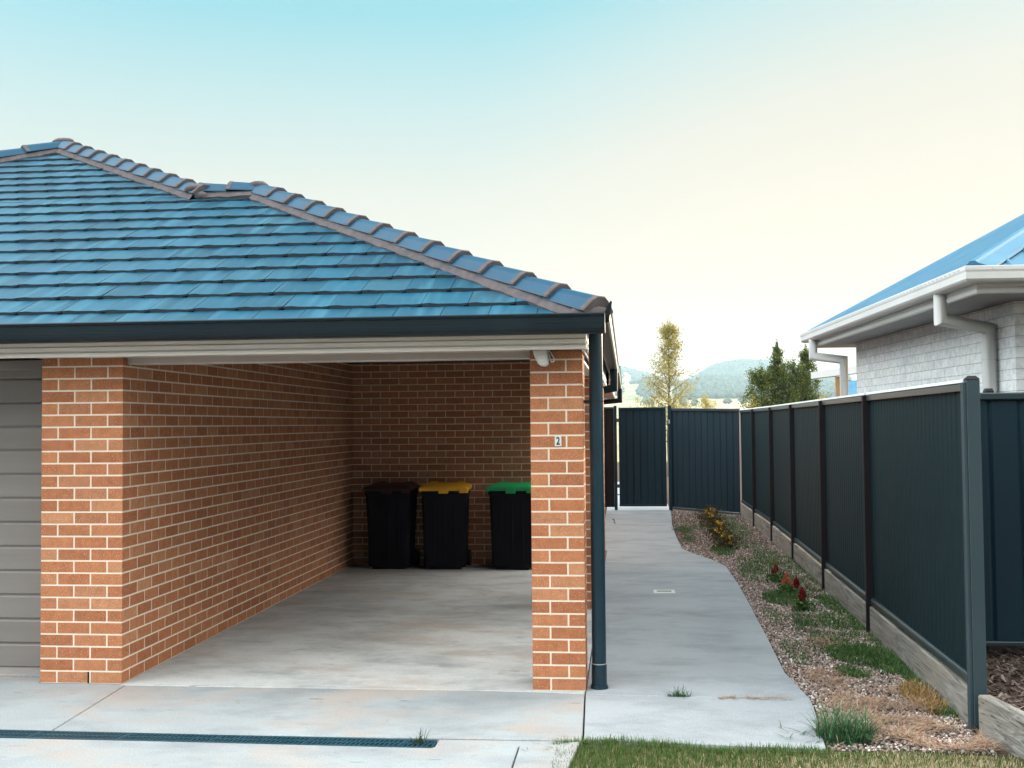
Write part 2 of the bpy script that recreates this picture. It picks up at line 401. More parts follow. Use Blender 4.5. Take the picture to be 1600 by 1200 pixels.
# fascia boards (fluted)
def flute(a, z0, z1, s=-1):
    h = z1-z0
    p = [(a, z0), (a+s*.014, z0+.003), (a+s*.018, z0+.014), (a+s*.018, z0+.17*h), (a+s*.006, z0+.19*h), (a+s*.006, z0+.23*h), (a+s*.016, z0+.25*h),
         (a+s*.016, z0+.42*h), (a+s*.004, z0+.44*h), (a+s*.005, z0+.465*h), (a+s*.014, z0+.48*h), (a+s*.014, z0+.62*h), (a+s*.003, z0+.64*h), (a+s*.003, z0+.68*h), (a+s*.012, z0+.70*h), (a+s*.012, z1), (a, z1)]
    return p
f = MB(); f.extrude(flute(-.182, 2.243, 2.40), 0, -9.4, 3.075); f.extrude(flute(-.182, 2.243, 2.40), 0, 3.077, 3.218)
f.build('fascia', M['fascia'], house)
f = MB(); f.extrude(flute(3.205, 2.243, 2.47, 1), 1, -.18, 7.25); f.build('fascia', M['white'], house)
# boxed underside beside the pillar
f = MB(); f.box(3.190,3.204,-.17,7.1,2.236,2.45); f.box(3.03,3.189,-.002,-.0001+.0,2.276,2.33); f.build('eave_return', M['fascia'], house)

def gutter_prof(a, z0, z1, s=-1, w=.13):
    """ogee/quad gutter; a = back plane, s = outward direction"""
    h = z1-z0
    return [(a, z1-.02), (a, z0+.004), (a+s*.012, z0), (a+s*(w*.66), z0), (a+s*(w*.82), z0+.10*h), (a+s*(w*.91), z0+.24*h), (a+s*(w*.93), z0+.44*h),
            (a+s*(w*.90), z0+.47*h), (a+s*(w*.915), z0+.50*h), (a+s*(w*.93), z0+.80*h), (a+s*w, z0+.86*h), (a+s*(w+.004), z0+.95*h), (a+s*(w*.985), z1), (a+s*(w*.93), z1-.003), (a+s*(w*.90), z0+.84*h),
            (a+s*(w*.86), z0+.3*h), (a+s*(w*.6), z0+.06*h+.004), (a+s*.02, z0+.01), (a+s*.008, z1-.02)]
g = MB(); g.extrude(gutter_prof(-.255, 2.335, 2.462), 0, -9.6, 3.338)
g.extrude([(-.262,2.337),(-.345,2.337),(-.368,2.352),(-.378,2.38),(-.380,2.44),(-.388,2.46),(-.262,2.45)], 0, 3.3385, 3.346)
go = g.build('gutter', M['gutter'], house)
br = MB()
for x in np.arange(-.95, 3.3, 1.2): br.box(x, x+.018, -.372, -.262, 2.452, 2.4595)
br.build('gutter_bracket', M['gutter'], go)
g = MB(); g.extrude(gutter_prof(3.262, 2.395, 2.530, 1, .122), 1, -.262, 7.25)
# upturned mitre horn at the front corner
g.add([(3.262,-.2635,2.40),(3.37,-.2635,2.41),(3.392,-.30,2.535),(3.382,-.318,2.542),(3.345,-.33,2.47),(3.30,-.30,2.455)], [(0,1,2,3,4,5)])
g.build('gutter', M['gutter'], house)
g = MB(); g.extrude(gutter_prof(3.282, 2.385, 2.520, 1, .122), 1, 7.27, 14.4); g.build('gutter', M['gutter'], house)
f = MB(); f.extrude(flute(3.252, 2.24, 2.42, 1), 1, 7.27, 14.2); f.box(3.01,3.25,7.27,14.2,2.235,2.25); f.build('fascia', M['lining'], house)

# downpipes
d = MB(); xp, yp = 3.272, .10; rp = .047
d.tube([(xp,yp,.012),(xp,yp,2.40)], rp, 28)
d.tube([(xp,yp,.0015),(xp,yp,.02),(xp,yp,.021),(xp,yp,.16),(xp,yp,.161)], [.060,.058,.051,.0505,.0475], 28)
d.tube([(xp,yp,2.395),(xp-.005,yp-.06,2.415),(xp-.01,yp-.24,2.43)], rp-.004, 20)
dp = d.build('downpipe', M['pipe'], house)
c = MB(); c.tube([(xp,yp,1.905),(xp,yp,1.912)], rp+.003, 28); c.box(3.188, xp-.03, yp-.008, yp+.008, 1.898, 1.918); c.build('pipe_bracket', M['black'], dp)
c = MB(); c.tube([(xp,yp,.1612),(xp,yp,.166)], rp+.0035, 28); c.build('pipe_collar', M['galv'], dp)
for (yy, xg, zt, mt) in ((5.75, 3.335, 2.40, 'gutter'), (13.1, 3.365, 2.39, 'postdk')):
    d = MB(); d.tube([(xg,yy,zt),(xg,yy,2.17),(3.19 if yy < 7 else 3.06,yy,2.15),(3.19 if yy < 7 else 3.06,yy,2.05)] if False else [(xg,yy,zt),(xg,yy,2.175),(xg-.12 if yy<7 else xg-.30,yy,2.15)], .046, 16)
    d.build('downpipe', M[mt], house)

# ------------------------------------------------------------------ tiled roof
TP = math.tan(R(26)); ZR = 2.56; CO = math.cos(R(26))
TWd = .318; RG = .2745
E0 = -.274
def roof_face(mb, P0, u, v, ulen, vmax, clips, z0, phase=0, tp=TP):
    """P0 plan origin on the eave line, u along eave, v up-slope in plan. clips: list of (point, normal) keep normal side"""
    P0 = Vector((P0[0],P0[1])); u = Vector(u); v = Vector(v)
    m = MB()
    rows = int(vmax/RG)+2; nu = 6
    for r in range(rows):
        va = r*RG - .03; vb = (r+1)*RG + .02
        off = (r % 2)*TWd/2 + phase
        k0 = int(-off/TWd)-2
        for k in range(k0, int(ulen/TWd)+2):
            ua = k*TWd + off; ub = ua + TWd - .004
            if ub < 0 or ua > ulen: continue
            jz = random.uniform(-.0015,.0015); jv = random.uniform(-.005,.005); jt = random.uniform(-.0025,.0025)
            top = []; bot = []; back = []
            for i in range(nu+1):
                t = i/nu; uu = ua + (ub-ua)*t
                hh = .0026*math.sin(2*math.pi*(t+.08)) + .0022*math.sin(4*math.pi*t)
                zz = z0 + va*tp + .031 + hh + jz + jt*t
                p = P0 + u*uu + v*(va+jv)
                top.append((p.x, p.y, zz)); bot.append((p.x+v.x*.004, p.y+v.y*.004, zz-.031 + (0 if True else 0)))
                q = P0 + u*uu + v*vb
                back.append((q.x, q.y, z0 + vb*tp + .004 + hh*.6))
            n = nu+1
            m.add(top+back, [(i,i+1,n+i+1,n+i) for i in range(nu)], 0, True)
            m.add(bot+top, [(i,i+1,n+i+1,n+i) for i in range(nu)], 1, False)
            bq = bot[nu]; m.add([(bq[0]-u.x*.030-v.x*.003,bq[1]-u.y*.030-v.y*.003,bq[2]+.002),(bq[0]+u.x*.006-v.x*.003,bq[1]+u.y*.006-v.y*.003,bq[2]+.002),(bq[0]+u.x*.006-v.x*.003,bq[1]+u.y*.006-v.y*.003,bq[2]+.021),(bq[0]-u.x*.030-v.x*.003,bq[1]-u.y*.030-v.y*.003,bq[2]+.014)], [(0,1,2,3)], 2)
            for e in (0, nu):   # side edges
                m.add([top[e],back[e],(back[e][0],back[e][1],back[e][2]-.012),bot[e]], [(0,1,2,3)], 1)
    # underlay
    p = [P0+u*(-.05), P0+u*(ulen+.05), P0+u*(ulen+.05)+v*vmax, P0+u*(-.05)+v*vmax]
    m.add([(q.x,q.y,z0-.012+(vmax*tp if i > 1 else 0)) for i, q in enumerate(p)], [(0,1,2,3)], 1)
    bm = bmesh.new(); me = bpy.data.meshes.new('t'); me.from_pydata(m.v, [], m.f)
    me.polygons.foreach_set('material_index', m.m); me.polygons.foreach_set('use_smooth', m.sm)
    bm.from_mesh(me); bpy.data.meshes.remove(me)
    top_ = P0+v*vmax; clips = list(clips)+[((top_.x,top_.y),(-v.x,-v.y))]
    for (pt, nn) in clips:
        bmesh.ops.bisect_plane(bm, geom=bm.verts[:]+bm.edges[:]+bm.faces[:], plane_co=(pt[0],pt[1],0), plane_no=(nn[0],nn[1],0), clear_inner=True)
    b0 = len(mb.v); bm.verts.index_update()
    mb.v += [tuple(q.co) for q in bm.verts]
    for fc in bm.faces:
        mb.f.append(tuple(b0+q.index for q in fc.verts)); mb.m.append(fc.material_index); mb.sm.append(fc.smooth)
    bm.free()
A1 = (3.30, E0); B1 = (0.0, 2.88); B2 = (-.59, 2.88); AP = (-3.19, 5.17)
def side(a, b, keep):           # clip by line a-b keeping the side of point keep
    n = Vector((-(b[1]-a[1]), b[0]-a[0])); 
    if n.dot(Vector((keep[0]-a[0], keep[1]-a[1]))) < 0: n = -n
    return (a, (n.x, n.y))
ZE = ZR + E0*TP
AL = (AP[0]-(AP[1]-E0)*1.10, E0)
rf = MB(); inside = (-2.0, 1.0)
roof_face(rf, (AL[0],E0), (1,0), (0,1), 3.30-AL[0], 3.3, [side(A1,B1,inside), side(AL,AP,inside), ((0,2.88),(0,-1))], ZE)
roof_face(rf, (AL[0],E0), (1,0), (0,1), 3.30-AL[0], 5.6, [side(B2,AP,inside), side(AL,AP,inside), ((0,2.88),(0,1))], ZE)
# wing right-hand plane, wing back plane, main roof right plane, left plane
tr = TP*(2.88-E0)/(3.30)
roof_face(rf, (3.30,E0), (0,1), (-1,0), 7.4, 3.3, [side(A1,B1,(3,2.88)), side((3.30,7.15),(0,2.88),(3,2.88))], ZE, tp=tr)
roof_face(rf, (3.30,7.15), (-1,0), (0,-1), 3.9, 4.27, [side((3.30,7.15),(0,2.88),(0,6)), ((0,2.88),(0,1))], ZE, tp=TP*(2.88-E0)/4.27)
roof_face(rf, (2.99,E0), (0,1), (-1,0), 14, 6.2, [side(B2,AP,(2,6)), ((0,2.9),(0,1))], ZE, tp=TP*(AP[1]-E0)/(2.99-AP[0]))
roof_face(rf, (AL[0],14), (0,-1), (1,0), 14.3, 6.0, [side(AL,AP,(AL[0],6))], ZE, tp=TP*(AP[1]-E0)/(AP[0]-AL[0]))
roof = rf.build('roof', [M['tile'], M['butt'], M['hole']], house, fix=False)
# rear wing eave plane (far gutters)
rb = MB(); roof_face(rb, (3.34,7.2), (0,1), (-1,0), 7.3, 3.0, [((0,7.2),(0,1))], ZE, tp=.40); rb.build('roof', [M['tile'], M['butt'], M['hole']], house, fix=False)

def caps(p0, p1, n, start_big=False, zoff=.012):
    """ridge/hip capping from p0 (low) to p1; each cap laps the one below"""
    p0 = Vector(p0); p1 = Vector(p1); d = (p1-p0); Ln = d.length/n; d.normalize()
    sd = d.cross(Vector((0,0,1))).normalized(); up = sd.cross(d).normalized()
    sec = [(-.122,-.022),(-.118,-.010),(-.064,.046),(-.030,.068),(.030,.068),(.064,.046),(.118,-.010),(.122,-.022)]
    bed = MB()
    # mortar bedding: two ragged bands below the cap edges
    for sgn in (-1,1):
        nn = n*6; pts = []
        for i in range(nn+1):
            q = p0 + (p1-p0)*(i/nn); o = .150 + random.uniform(-.012,.010)
            pts.append((q + sd*sgn*.108 - up*.006, q + sd*sgn*(o) + up*(-.062+random.uniform(-.006,.004)), q + sd*sgn*(o-.02) + up*(-.10)))
        vs = [c for t in pts for c in t]
        bed.add(vs, [(3*i,3*i+3,3*i+4,3*i+1) for i in range(nn)] + [(3*i+1,3*i+4,3*i+5,3*i+2) for i in range(nn)], 0, True)
    bo = bed.build('mortar_bedding', M['point'], roof, fix=False)
    for i in range(n):
        a = p0 + d*(i*Ln - .03) + up*(zoff+.016); e = p0 + d*((i+1)*Ln + .02) + up*(zoff-.006)
        rot = random.uniform(-.02,.02); a = a + sd*random.uniform(-.006,.006)
        c = MB()
        for w0, w1, q0, q1, mi in ((1.09,.95,a,e,0),):
            v0 = [q0 + sd*x*w0 + up*(z*w0) for x, z in sec]; v1 = [q1 + sd*x*w1 + up*z*w1 for x, z in sec]
            k = len(sec); c.add(v0+v1, [(j,j+1,k+j+1,k+j) for j in range(k-1)], 0)
        # mortar lip at the lower end
        v0 = [a - d*.006 + sd*x*1.09 + up*(z*1.07) for x, z in sec]; v1 = [a + d*.004 + sd*x*1.115 + up*(z*1.12+.002) for x, z in sec]; v2 = [a + d*.036 + sd*x*1.08 + up*(z*1.085) for x, z in sec]
        lo = [a - d*.005 + sd*x*.9 + up*(z*.72-.02) for x, z in sec]
        c.add(v0+v1, [(j,j+1,k+j+1,k+j) for j in range(k-1)], 1); c.add(v1+v2, [(j,j+1,k+j+1,k+j) for j in range(k-1)], 1)
        c.add(lo+v0, [(j,j+1,k+j+1,k+j) for j in range(k-1)], 1)
        # closed underside face
        c.add([q for q in lo], [tuple(range(k))], 1)
        c.build('ridge_cap', [M['cap'], M['point']], roof, fix=False)
zp = lambda x, y: ZE + (y-E0)*TP + .045
caps((A1[0]-.02,A1[1]+.02,zp(*A1)+.01), (B1[0],B1[1],zp(*B1)), 13)
caps((B2[0]+.03,B2[1]+.01,zp(*B2)), (B1[0]+.06,B1[1],zp(*B1)), 2)
caps((B2[0]+.06,B2[1]-.05,zp(B2[0],B2[1]-.05)), (AP[0],AP[1],zp(*AP)), 10)
caps((AL[0],AL[1],zp(*AL)), (AP[0]+.05,AP[1],zp(*AP)), 18)
# mortar plugs
def blob(c, r, name='mortar_bedding', m='point', sq=(1,1,1), par=None):
    bm = bmesh.new(); bmesh.ops.create_icosphere(bm, subdivisions=2, radius=1)
    for q in bm.verts:
        k = r*(1+random.uniform(-.10,.10)); q.co = Vector((q.co.x*k*sq[0]+c[0], q.co.y*k*sq[1]+c[1], q.co.z*k*sq[2]+c[2]))
    me = bpy.data.meshes.new(name); bm.to_mesh(me); bm.free(); me.materials.append(M[m])
    for p in me.polygons: p.use_smooth = True
    o = bpy.data.objects.new(name, me); COL.objects.link(o); o.parent = par or roof; return o
blob((B2[0]+.06,B2[1]-.10,zp(*B2)-.045), .055, sq=(1.4,1,.9)); blob((B1[0]+.0,B1[1]-.02,zp(*B1)+.055), .070, sq=(1.3,1,.7)); blob((B2[0]-.02,B2[1]-.06,zp(*B2)+.03), .075, sq=(1.5,1,.7)); blob((AP[0],AP[1],zp(*AP)+.065), .075, sq=(1.8,1,.6))
blob((A1[0]-.06,A1[1]+.03,zp(*A1)-.005), .125, sq=(1.05,.75,.62))
t = MB(); t.add([(3.232,-.30,2.425),(3.262,-.27,2.425),(3.285,-.10,2.53),(3.235,-.10,2.56)], [(0,1,2,3)]); t.add([(3.232,-.302,2.40),(3.262,-.272,2.40),(3.262,-.27,2.425),(3.232,-.30,2.425)], [(0,1,2,3)]); t.build('valley_flashing', M['tile'], roof, fix=False)

# ------------------------------------------------------------------ sensor light, number, pipe clips
sl = thing('security_sensor', 'small white motion sensor hanging from the eave at the top of the brick pillar', 'sensor', (2.93,-.07,2.20))
b = MB(); b.tube([(2.955,-.05,2.262),(2.955,-.05,2.250),(2.955,-.055,2.249),(2.955,-.055,2.228)], [.024,.024,.012,.012], 14); b.build('mount', M['white'], sl)
b = MB(); prof = [(-.047,.055),(-.050,.02),(-.038,-.040),(-.022,-.054),(.004,-.058),(.026,-.050),(.036,-.036),(.046,.03),(.047,.055)]
def place(p, yy): # tilt in the wall plane
    a = R(14); x, z = p; return (2.925 + x*math.cos(a) - z*math.sin(a)*-1*-1, yy, 2.196 + z*math.cos(a) + x*math.sin(a)*-.0)
n = len(prof)
v = [place(p, -.055) for p in prof] + [place(p, -.095) for p in prof] + [place((p[0]*.86, p[1]*.9), -.108) for p in prof]
fs = [(i,(i+1)%n,n+(i+1)%n,n+i) for i in range(n)] + [(n+i,n+(i+1)%n,2*n+(i+1)%n,2*n+i) for i in range(n)] + [tuple(range(2*n,3*n)), tuple(range(n))[::-1]]
b.add(v, fs); b.build('sensor_body', M['white'], sl)
b = MB(); b.add([place(p, -.1095) for p in ((-.033,.018),(.026,.018),(.020,-.022),(-.026,-.022))], [(0,1,2,3)]); b.add([place(p, -.1095) for p in ((-.034,.036),(.010,.036),(.010,.029),(-.034,.029))], [(0,1,2,3)]); b.build('lens', M['dgrey'] if False else M['fascia'], sl)
b = MB(); b.tube([(2.965,-.055,2.252),(2.985,-.06,2.225),(3.005,-.06,2.19),(3.0,-.06,2.172),(2.985,-.06,2.170),(2.975,-.06,2.19),(2.972,-.06,2.215),(2.955,-.058,2.235)], .0045, 8); b.build('cable', M['white'], sl)
nm = thing('house_number', 'white plate with a black number 2 on the brick pillar', 'house number', (3.02,-.001,1.645))
b = MB(); b.bbox(2.998,3.042,-.0055,-.001,1.612,1.678,.001); b.build('plate', M['white'], nm)
fc = bpy.data.curves.new('digit_curve', 'FONT'); fc.body = '2'; fc.size = .072; fc.align_x = 'CENTER'; fc.align_y = 'CENTER'; fc.extrude = .0006; fc.offset = .0012
fc.extrude = .0006; fc.materials.append(M['black']); ft = bpy.data.objects.new('tmp_digit', fc); COL.objects.link(ft); bpy.context.view_layer.update(); fme = bpy.data.meshes.new_from_object(ft.evaluated_get(bpy.context.evaluated_depsgraph_get())); bpy.data.objects.remove(ft); bpy.data.curves.remove(fc)
fo = bpy.data.objects.new('digit', fme); COL.objects.link(fo); fo.location = (0,-.0065,.0); fo.rotation_euler = (R(90),0,0); fo.scale = (.72,1,1); fo.parent = nm

# ------------------------------------------------------------------ ground, slabs
def sheet(name, poly, z, m, kind='structure'):
    b = MB(); b.add([(x,y,z) for x,y in poly], [tuple(range(len(poly)))]); o = b.build(name, m); 
    o['kind'] = kind; return o
def slab(mb, poly, z=0, th=.09):
    n = len(poly); c = .004
    P = [Vector(p) for p in poly]; ins = []
    ctr = sum(P, Vector((0,0)))/n
    for i in range(n):
        a = (P[i]-P[i-1]).normalized(); b2 = (P[(i+1)%n]-P[i]).normalized()
        na = Vector((-a.y,a.x)); nb = Vector((-b2.y,b2.x)); k = (na+nb); k = k/max(.3,k.dot(na))
        ins.append(P[i]+k*c)
    v = [(p.x,p.y,z) for p in ins]+[(p.x,p.y,z-c) for p in P]+[(p.x,p.y,z-th) for p in P]
    mb.add(v, [tuple(range(n))]+[(i,(i+1)%n,n+(i+1)%n,n+i) for i in range(n)]+[(n+i,n+(i+1)%n,2*n+(i+1)%n,2*n+i) for i in range(n)])
g = .004
dw = MB()
slab(dw, [(.122,-1.158),(3.205,-1.13),(3.178,-.085),(2.86,-.045),(2.5,-.032),(.043,-.034)])            # middle apron
slab(dw, [(-6.2,-1.155),(.112,-1.157),(.035,-.034),(.035,-.0035),(-.6,-.0035),(-.6,.165),(-5.8,.165),(-5.8,-.02),(-6.2,-.02)])     # left apron
slab(dw, [(-6.5,-3.4),(2.86,-3.4),(2.86,-1.27),(2.395,-1.315),(-6.5,-1.30)])    # front drive
slab(dw, [(2.869,-3.4),(3.0,-3.4),(3.19,-1.155),(2.405,-1.165),(2.405,-1.305),(2.869,-1.262)])
dw.build('driveway', M['conc'], None)['kind'] = 'structure'
pt = MB()
slab(pt, [(3.214,-1.10),(3.55,-1.12),(4.52,-1.20),(4.60,-.32),(4.61,-.112),(3.187,-.078)], -.001)
slab(pt, [(3.187,-.070),(4.612,-.104),(4.56,.65),(4.60,2.0),(4.63,3.255),(3.187,3.285)], 0)
slab(pt, [(3.187,3.298),(4.632,3.268),(4.665,4.9),(4.670,6.41),(3.187,6.48)], 0)
slab(pt, [(3.187,6.494),(4.672,6.424),(4.55,7.1),(4.36,7.75),(4.235,8.295),(3.187,8.062)], 0)
slab(pt, [(3.06,8.076),(4.233,8.306),(4.225,10.0),(4.24,12.0),(4.30,13.6),(4.345,15.25),(3.06,15.25)], 0)
slab(pt, [(3.06,15.256),(4.345,15.256),(4.345,26),(3.06,26)], 0)
pt.build('path', M['path'], None)['kind'] = 'structure'
cf = MB(); slab(cf, [(.0,-.026),(2.5,-.024),(2.862,-.037),(3.180,-.072),(3.180,6.495),(.0,6.495)], .002)
cf.build('carport_floor', M['conc_in'], None)['kind'] = 'structure'
gf = MB(); slab(gf, [(-5.8,.170),(-.592,.170),(-.592,1.5),(-5.8,1.5)], .014); gf.build('garage_floor', M['conc'], None)['kind'] = 'structure'
sheet('ground', [(-60,-60),(60,-60),(60,45),(-60,45)], -.075, M['soil'])
sheet('garden_bed', [(4.40,-1.15),(5.60,-1.15),(5.72,15.2),(4.20,15.2),(4.1,8.0),(4.4,6.4)], -.030, M['soil'])
sheet('lawn', [(3.06,-7.5),(9,-7.5),(9,-1.9),(5.52,-1.2),(4.40,-1.16),(3.30,-1.12),(3.16,-1.14)], -.022, M['lawnsoil'])
sheet('mulch_bed', [(5.50,-1.6),(5.52,-.70),(5.70,15),(6.45,15),(6.45,1.4),(12,1.4),(12,-1.9),(5.9,-3.2),(5.62,-1.7)], .165, M['soil'])

# channel drain
cd = thing('channel_drain', 'long narrow dark blue slotted channel drain set across the concrete driveway', 'drain', (.9,-1.23,0))
x0, x1 = -3.2, 2.39
def dy(x): return -1.228 - (x+.2)*.0125
b = MB(); N1 = 24
for e, w in ((.066,.010),(-.066,.010),(0,.006)):
    pv = []; 
    for x in (x0, x1):
        y = dy(x)+e; pv += [(x,y-w,-.03),(x,y+w,-.03),(x,y+w,.0025),(x,y-w,.0025)]
    b.add(pv, [(0,1,5,4),(1,2,6,5),(2,3,7,6),(3,0,4,7),(0,3,2,1),(4,5,6,7)])
k = 0; x = x0
while x < x1-.02:
    w = .011 if k % 20 else .020; yc = dy(x)
    for s_, (ya, yb) in ((0,(-.060,-.004)),(1,(.004,.060))):
        sh = .014
        v = []
        for zz in (-.010, .0015):
            v += [(x+sh*(ya/.06),yc+ya,zz),(x+w+sh*(ya/.06),yc+ya,zz),(x+w+sh*(yb/.06),yc+yb,zz),(x+sh*(yb/.06),yc+yb,zz)]
        b.add(v, [(4,5,6,7),(0,4,7,3),(1,2,6,5),(0,1,5,4),(3,7,6,2)])
    x += .027; k += 1
b.box(x1-.003,x1+.009,dy(x1)-.070,dy(x1)+.070,-.03,.003)
b.build('grate', M['drain'], cd)
b = MB(); b.box(x0,x1,-1.33,-1.15,-.06,-.045); b.build('trough', M['hole'], cd)

# round-slotted square floor waste
fd = thing('floor_grate', 'small white rectangular drain grate set in the concrete path', 'drain grate', (3.845,4.33,0))
b = MB(); ox0, ox1, oy0, oy1 = 3.735,3.955,4.225,4.445
b.bbox(ox0,ox1,oy0,oy0+.026,.0005,.006,.001); b.bbox(ox0,ox1,oy1-.026,oy1,.0005,.006,.001); b.bbox(ox0,ox0+.03,oy0+.026,oy1-.026,.0005,.006,.001); b.bbox(ox1-.03,ox1,oy0+.026,oy1-.026,.0005,.006,.001)
b.build('frame', M['white'], fd)
b = MB(); b.box(ox0+.03,ox1-.03,oy0+.026,oy1-.026,.0002,.001); b.build('void', M['hole'], fd)
b = MB()
for i in range(9): 
    xx = ox0+.030+i*.0190; b.box(xx,xx+.0085,oy0+.026,oy1-.026,.0012,.005)
b.box(ox0+.03,ox1-.03,oy0+.02,oy0+.07,.0013,.0045)
b.build('slats', M['white'], fd)
wl = MB(); wl.tube([(3.19,7.6+.0,.03),(3.205,12.1,.04),(3.215,12.1,.075),(3.235,12.1,.085),(3.25,12.1,.06),(3.24,12.1,.035),(3.26,12.1,.02),(3.262,12.1,.002)][2:], .006, 8)
tag(wl.build('wire_loop', M['wire']), 'small loop of dark wire on the path close to the house wall', 'wire')

# ------------------------------------------------------------------ wheelie bins
def make_bin(lidmat, label, loc, rz, group='wheelie bins against the back wall of the carport'):
    t = thing('wheelie_bin', label, 'wheelie bin', (0,0,0), group)
    b = MB(); H = .985
    def ring(w, dd, z, yo=0): 
        c = .03; x, y = w/2, dd/2
        return [(-x+c,-y+yo,z),(x-c,-y+yo,z),(x,-y+c+yo,z),(x,y-c+yo,z),(x-c,y+yo,z),(-x+c,y+yo,z),(-x,y-c+yo,z),(-x,-y+c+yo,z)]
    rings = [ring(.50,.32,.03,-.03), ring(.51,.33,.045,-.03), ring(.53,.40,.55), ring(.55,.455,.90), ring(.555,.46,.905), ring(.575,.49,.91), ring(.575,.49,.975)]
    vs = [p for r_ in rings for p in r_]; fs = [tuple(range(8))[::-1]]
    for i in range(len(rings)-1): fs += [(8*i+j,8*i+(j+1)%8,8*i+8+(j+1)%8,8*i+8+j) for j in range(8)]
    fs.append(tuple(8*(len(rings)-1)+j for j in range(8)))
    b.add(vs, fs)
    for x in (-.13,.0,.13): b.add([(x-.012,-.215,.10),(x+.012,-.215,.10),(x+.012,-.237,.84),(x-.012,-.237,.84),(x-.012,-.175,.10),(x+.012,-.175,.10),(x+.012,-.20,.84),(x-.012,-.20,.84)], [(0,1,2,3),(0,3,7,4),(1,5,6,2)])
    b.box(-.20,.20,-.196,-.17,.0,.035)
    b.build('body', M['binbody'], t)
    b = MB(); b.tube([(-.29,.20,.095),(.29,.20,.095)], .012, 8); b.build('axle', M['black'], t)
    for s in (-1,1):
        b = MB(); b.tube([(s*.235,.20,.10),(s*.29,.20,.10)], .10, 20); w = b.build('wheel', M['black'], t)
        b = MB(); b.tube([(s*.288,.20,.10),(s*.294,.20,.10)], .05, 14); b.build('hub', M['binbody'], w)
    b = MB(); b.tube([(-.24,.235,.93),(-.24,.275,.965),(.24,.275,.965),(.24,.235,.93)], .014, 8); b.build('handle', M['binbody'], t)
    b = MB()
    def lr(w, dd, z, yo=0, tilt=0): return [(x,y+yo,zz+tilt*(y)) for x,y,zz in ring(w, dd, z)]
    rr = [lr(.60,.52,.955,-.005), lr(.615,.535,.985,-.005), lr(.60,.52,1.005,-.005,.02), lr(.50,.40,1.028,0,.03), lr(.40,.28,1.035,0,.03)]
    vs = [p for r_ in rr for p in r_]; fs = [tuple(range(8))[::-1]]
    for i in range(len(rr)-1): fs += [(8*i+j,8*i+(j+1)%8,8*i+8+(j+1)%8,8*i+8+j) for j in range(8)]
    fs.append(tuple(8*(len(rr)-1)+j for j in range(8)))
    b.add(vs, fs)
    b.bbox(-.06,.06,-.292,-.26,.925,.985,.006); b.bbox(.19,.30,-.285,-.24,.93,.992,.006); b.bbox(-.30,-.27,-.285,-.24,.945,.992,.006)
    b.bbox(-.22,-.12,.20,.27,.985,1.045,.01); b.bbox(.12,.22,.20,.27,.985,1.045,.01)
    b.build('lid', lidmat, t)
    t.location = loc; t.rotation_euler = (0,0,rz)
    return t
make_bin(M['lidred'], 'dark wheelie bin with a dark red lid, against the back wall nearest the carport corner', (.565,6.20,.002), R(-2))
make_bin(M['lidyel'], 'dark wheelie bin with a bright yellow lid against the back wall', (1.245,6.20,.002), R(3))
make_bin(M['lidgrn'], 'dark wheelie bin with a green lid half hidden behind the brick pillar', (2.10,6.18,.002), R(-4))

# ------------------------------------------------------------------ long side fence
def fx(y): return 5.44 + .20*max(0,min(1,(y+.7)/10.5)) + .01*(y/15)
posts = [-.68, 2.28, 4.68, 7.18, 9.62, 12.0, 14.25]
fn = thing('steel_fence', 'long dark slate steel fence with ribbed panels beside the gravel bed', 'fence', (5.44,-.68,0))
FT = 1.985
def ribsheet(mb, p0, p1, z0, z1, pitch=.105, amp=.012, side=-1, flat=.55):
    """ribbed sheet from p0 to p1 (plan)"""
    p0 = Vector(p0); p1 = Vector(p1); d = (p1-p0); Ln = d.length; d.normalize(); nn = Vector((-d.y, d.x))*side
    pts = []; s = 0
    while s < Ln:
        for t, h in ((0,0),(flat,0),(flat+.10,1),(.90,1)):
            q = s + t*pitch
            if q < Ln: pts.append(p0 + d*q + nn*amp*h)
        s += pitch
    pts.append(p1); n = len(pts)
    mb.add([(p.x,p.y,z0) for p in pts]+[(p.x,p.y,z1) for p in pts], [(i,i+1,n+i+1,n+i) for i in range(n-1)])
for i in range(6):
    ya, yb = posts[i], posts[i+1]; xa, xb = fx(ya), fx(yb)
    b = MB(); ribsheet(b, (xa+.025,ya+.02), (xb+.025,yb-.02), .24, FT-.03, .108, .0032, 1); b.build('fence_panel', M['fence'], fn, fix=False)
    for (z0, z1, ww) in ((FT-.052,FT,.026),(.225,.275,.024)):
        b = MB()
        sec = [(-ww,z0),(-ww,z1-.016),(-ww+.005,z1-.006),(-ww*.4,z1),(ww*.4,z1),(ww,z1-.008),(ww,z0)]
        v = []
        for (x,y) in ((xa+.02,ya+.03),(xb+.02,yb-.03)): v += [(x+a,y,z) for a,z in sec]
        k = len(sec); b.add(v, [(j,(j+1)%k,k+(j+1)%k,k+j) for j in range(k)]+[tuple(range(k))[::-1],tuple(range(k,2*k))])
        b.build('fence_rail', M['rail'], fn)
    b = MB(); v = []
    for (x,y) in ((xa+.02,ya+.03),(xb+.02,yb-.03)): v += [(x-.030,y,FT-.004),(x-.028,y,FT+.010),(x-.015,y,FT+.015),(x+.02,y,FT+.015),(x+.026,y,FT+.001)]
    b.add(v, [(j,(j+1)%5,5+(j+1)%5,5+j) for j in range(5)]+[tuple(range(5))[::-1],tuple(range(5,10))]); b.build('rail_glare', M['white'], fn)  # pale strip added on the rail, its colour standing in for the bright glare
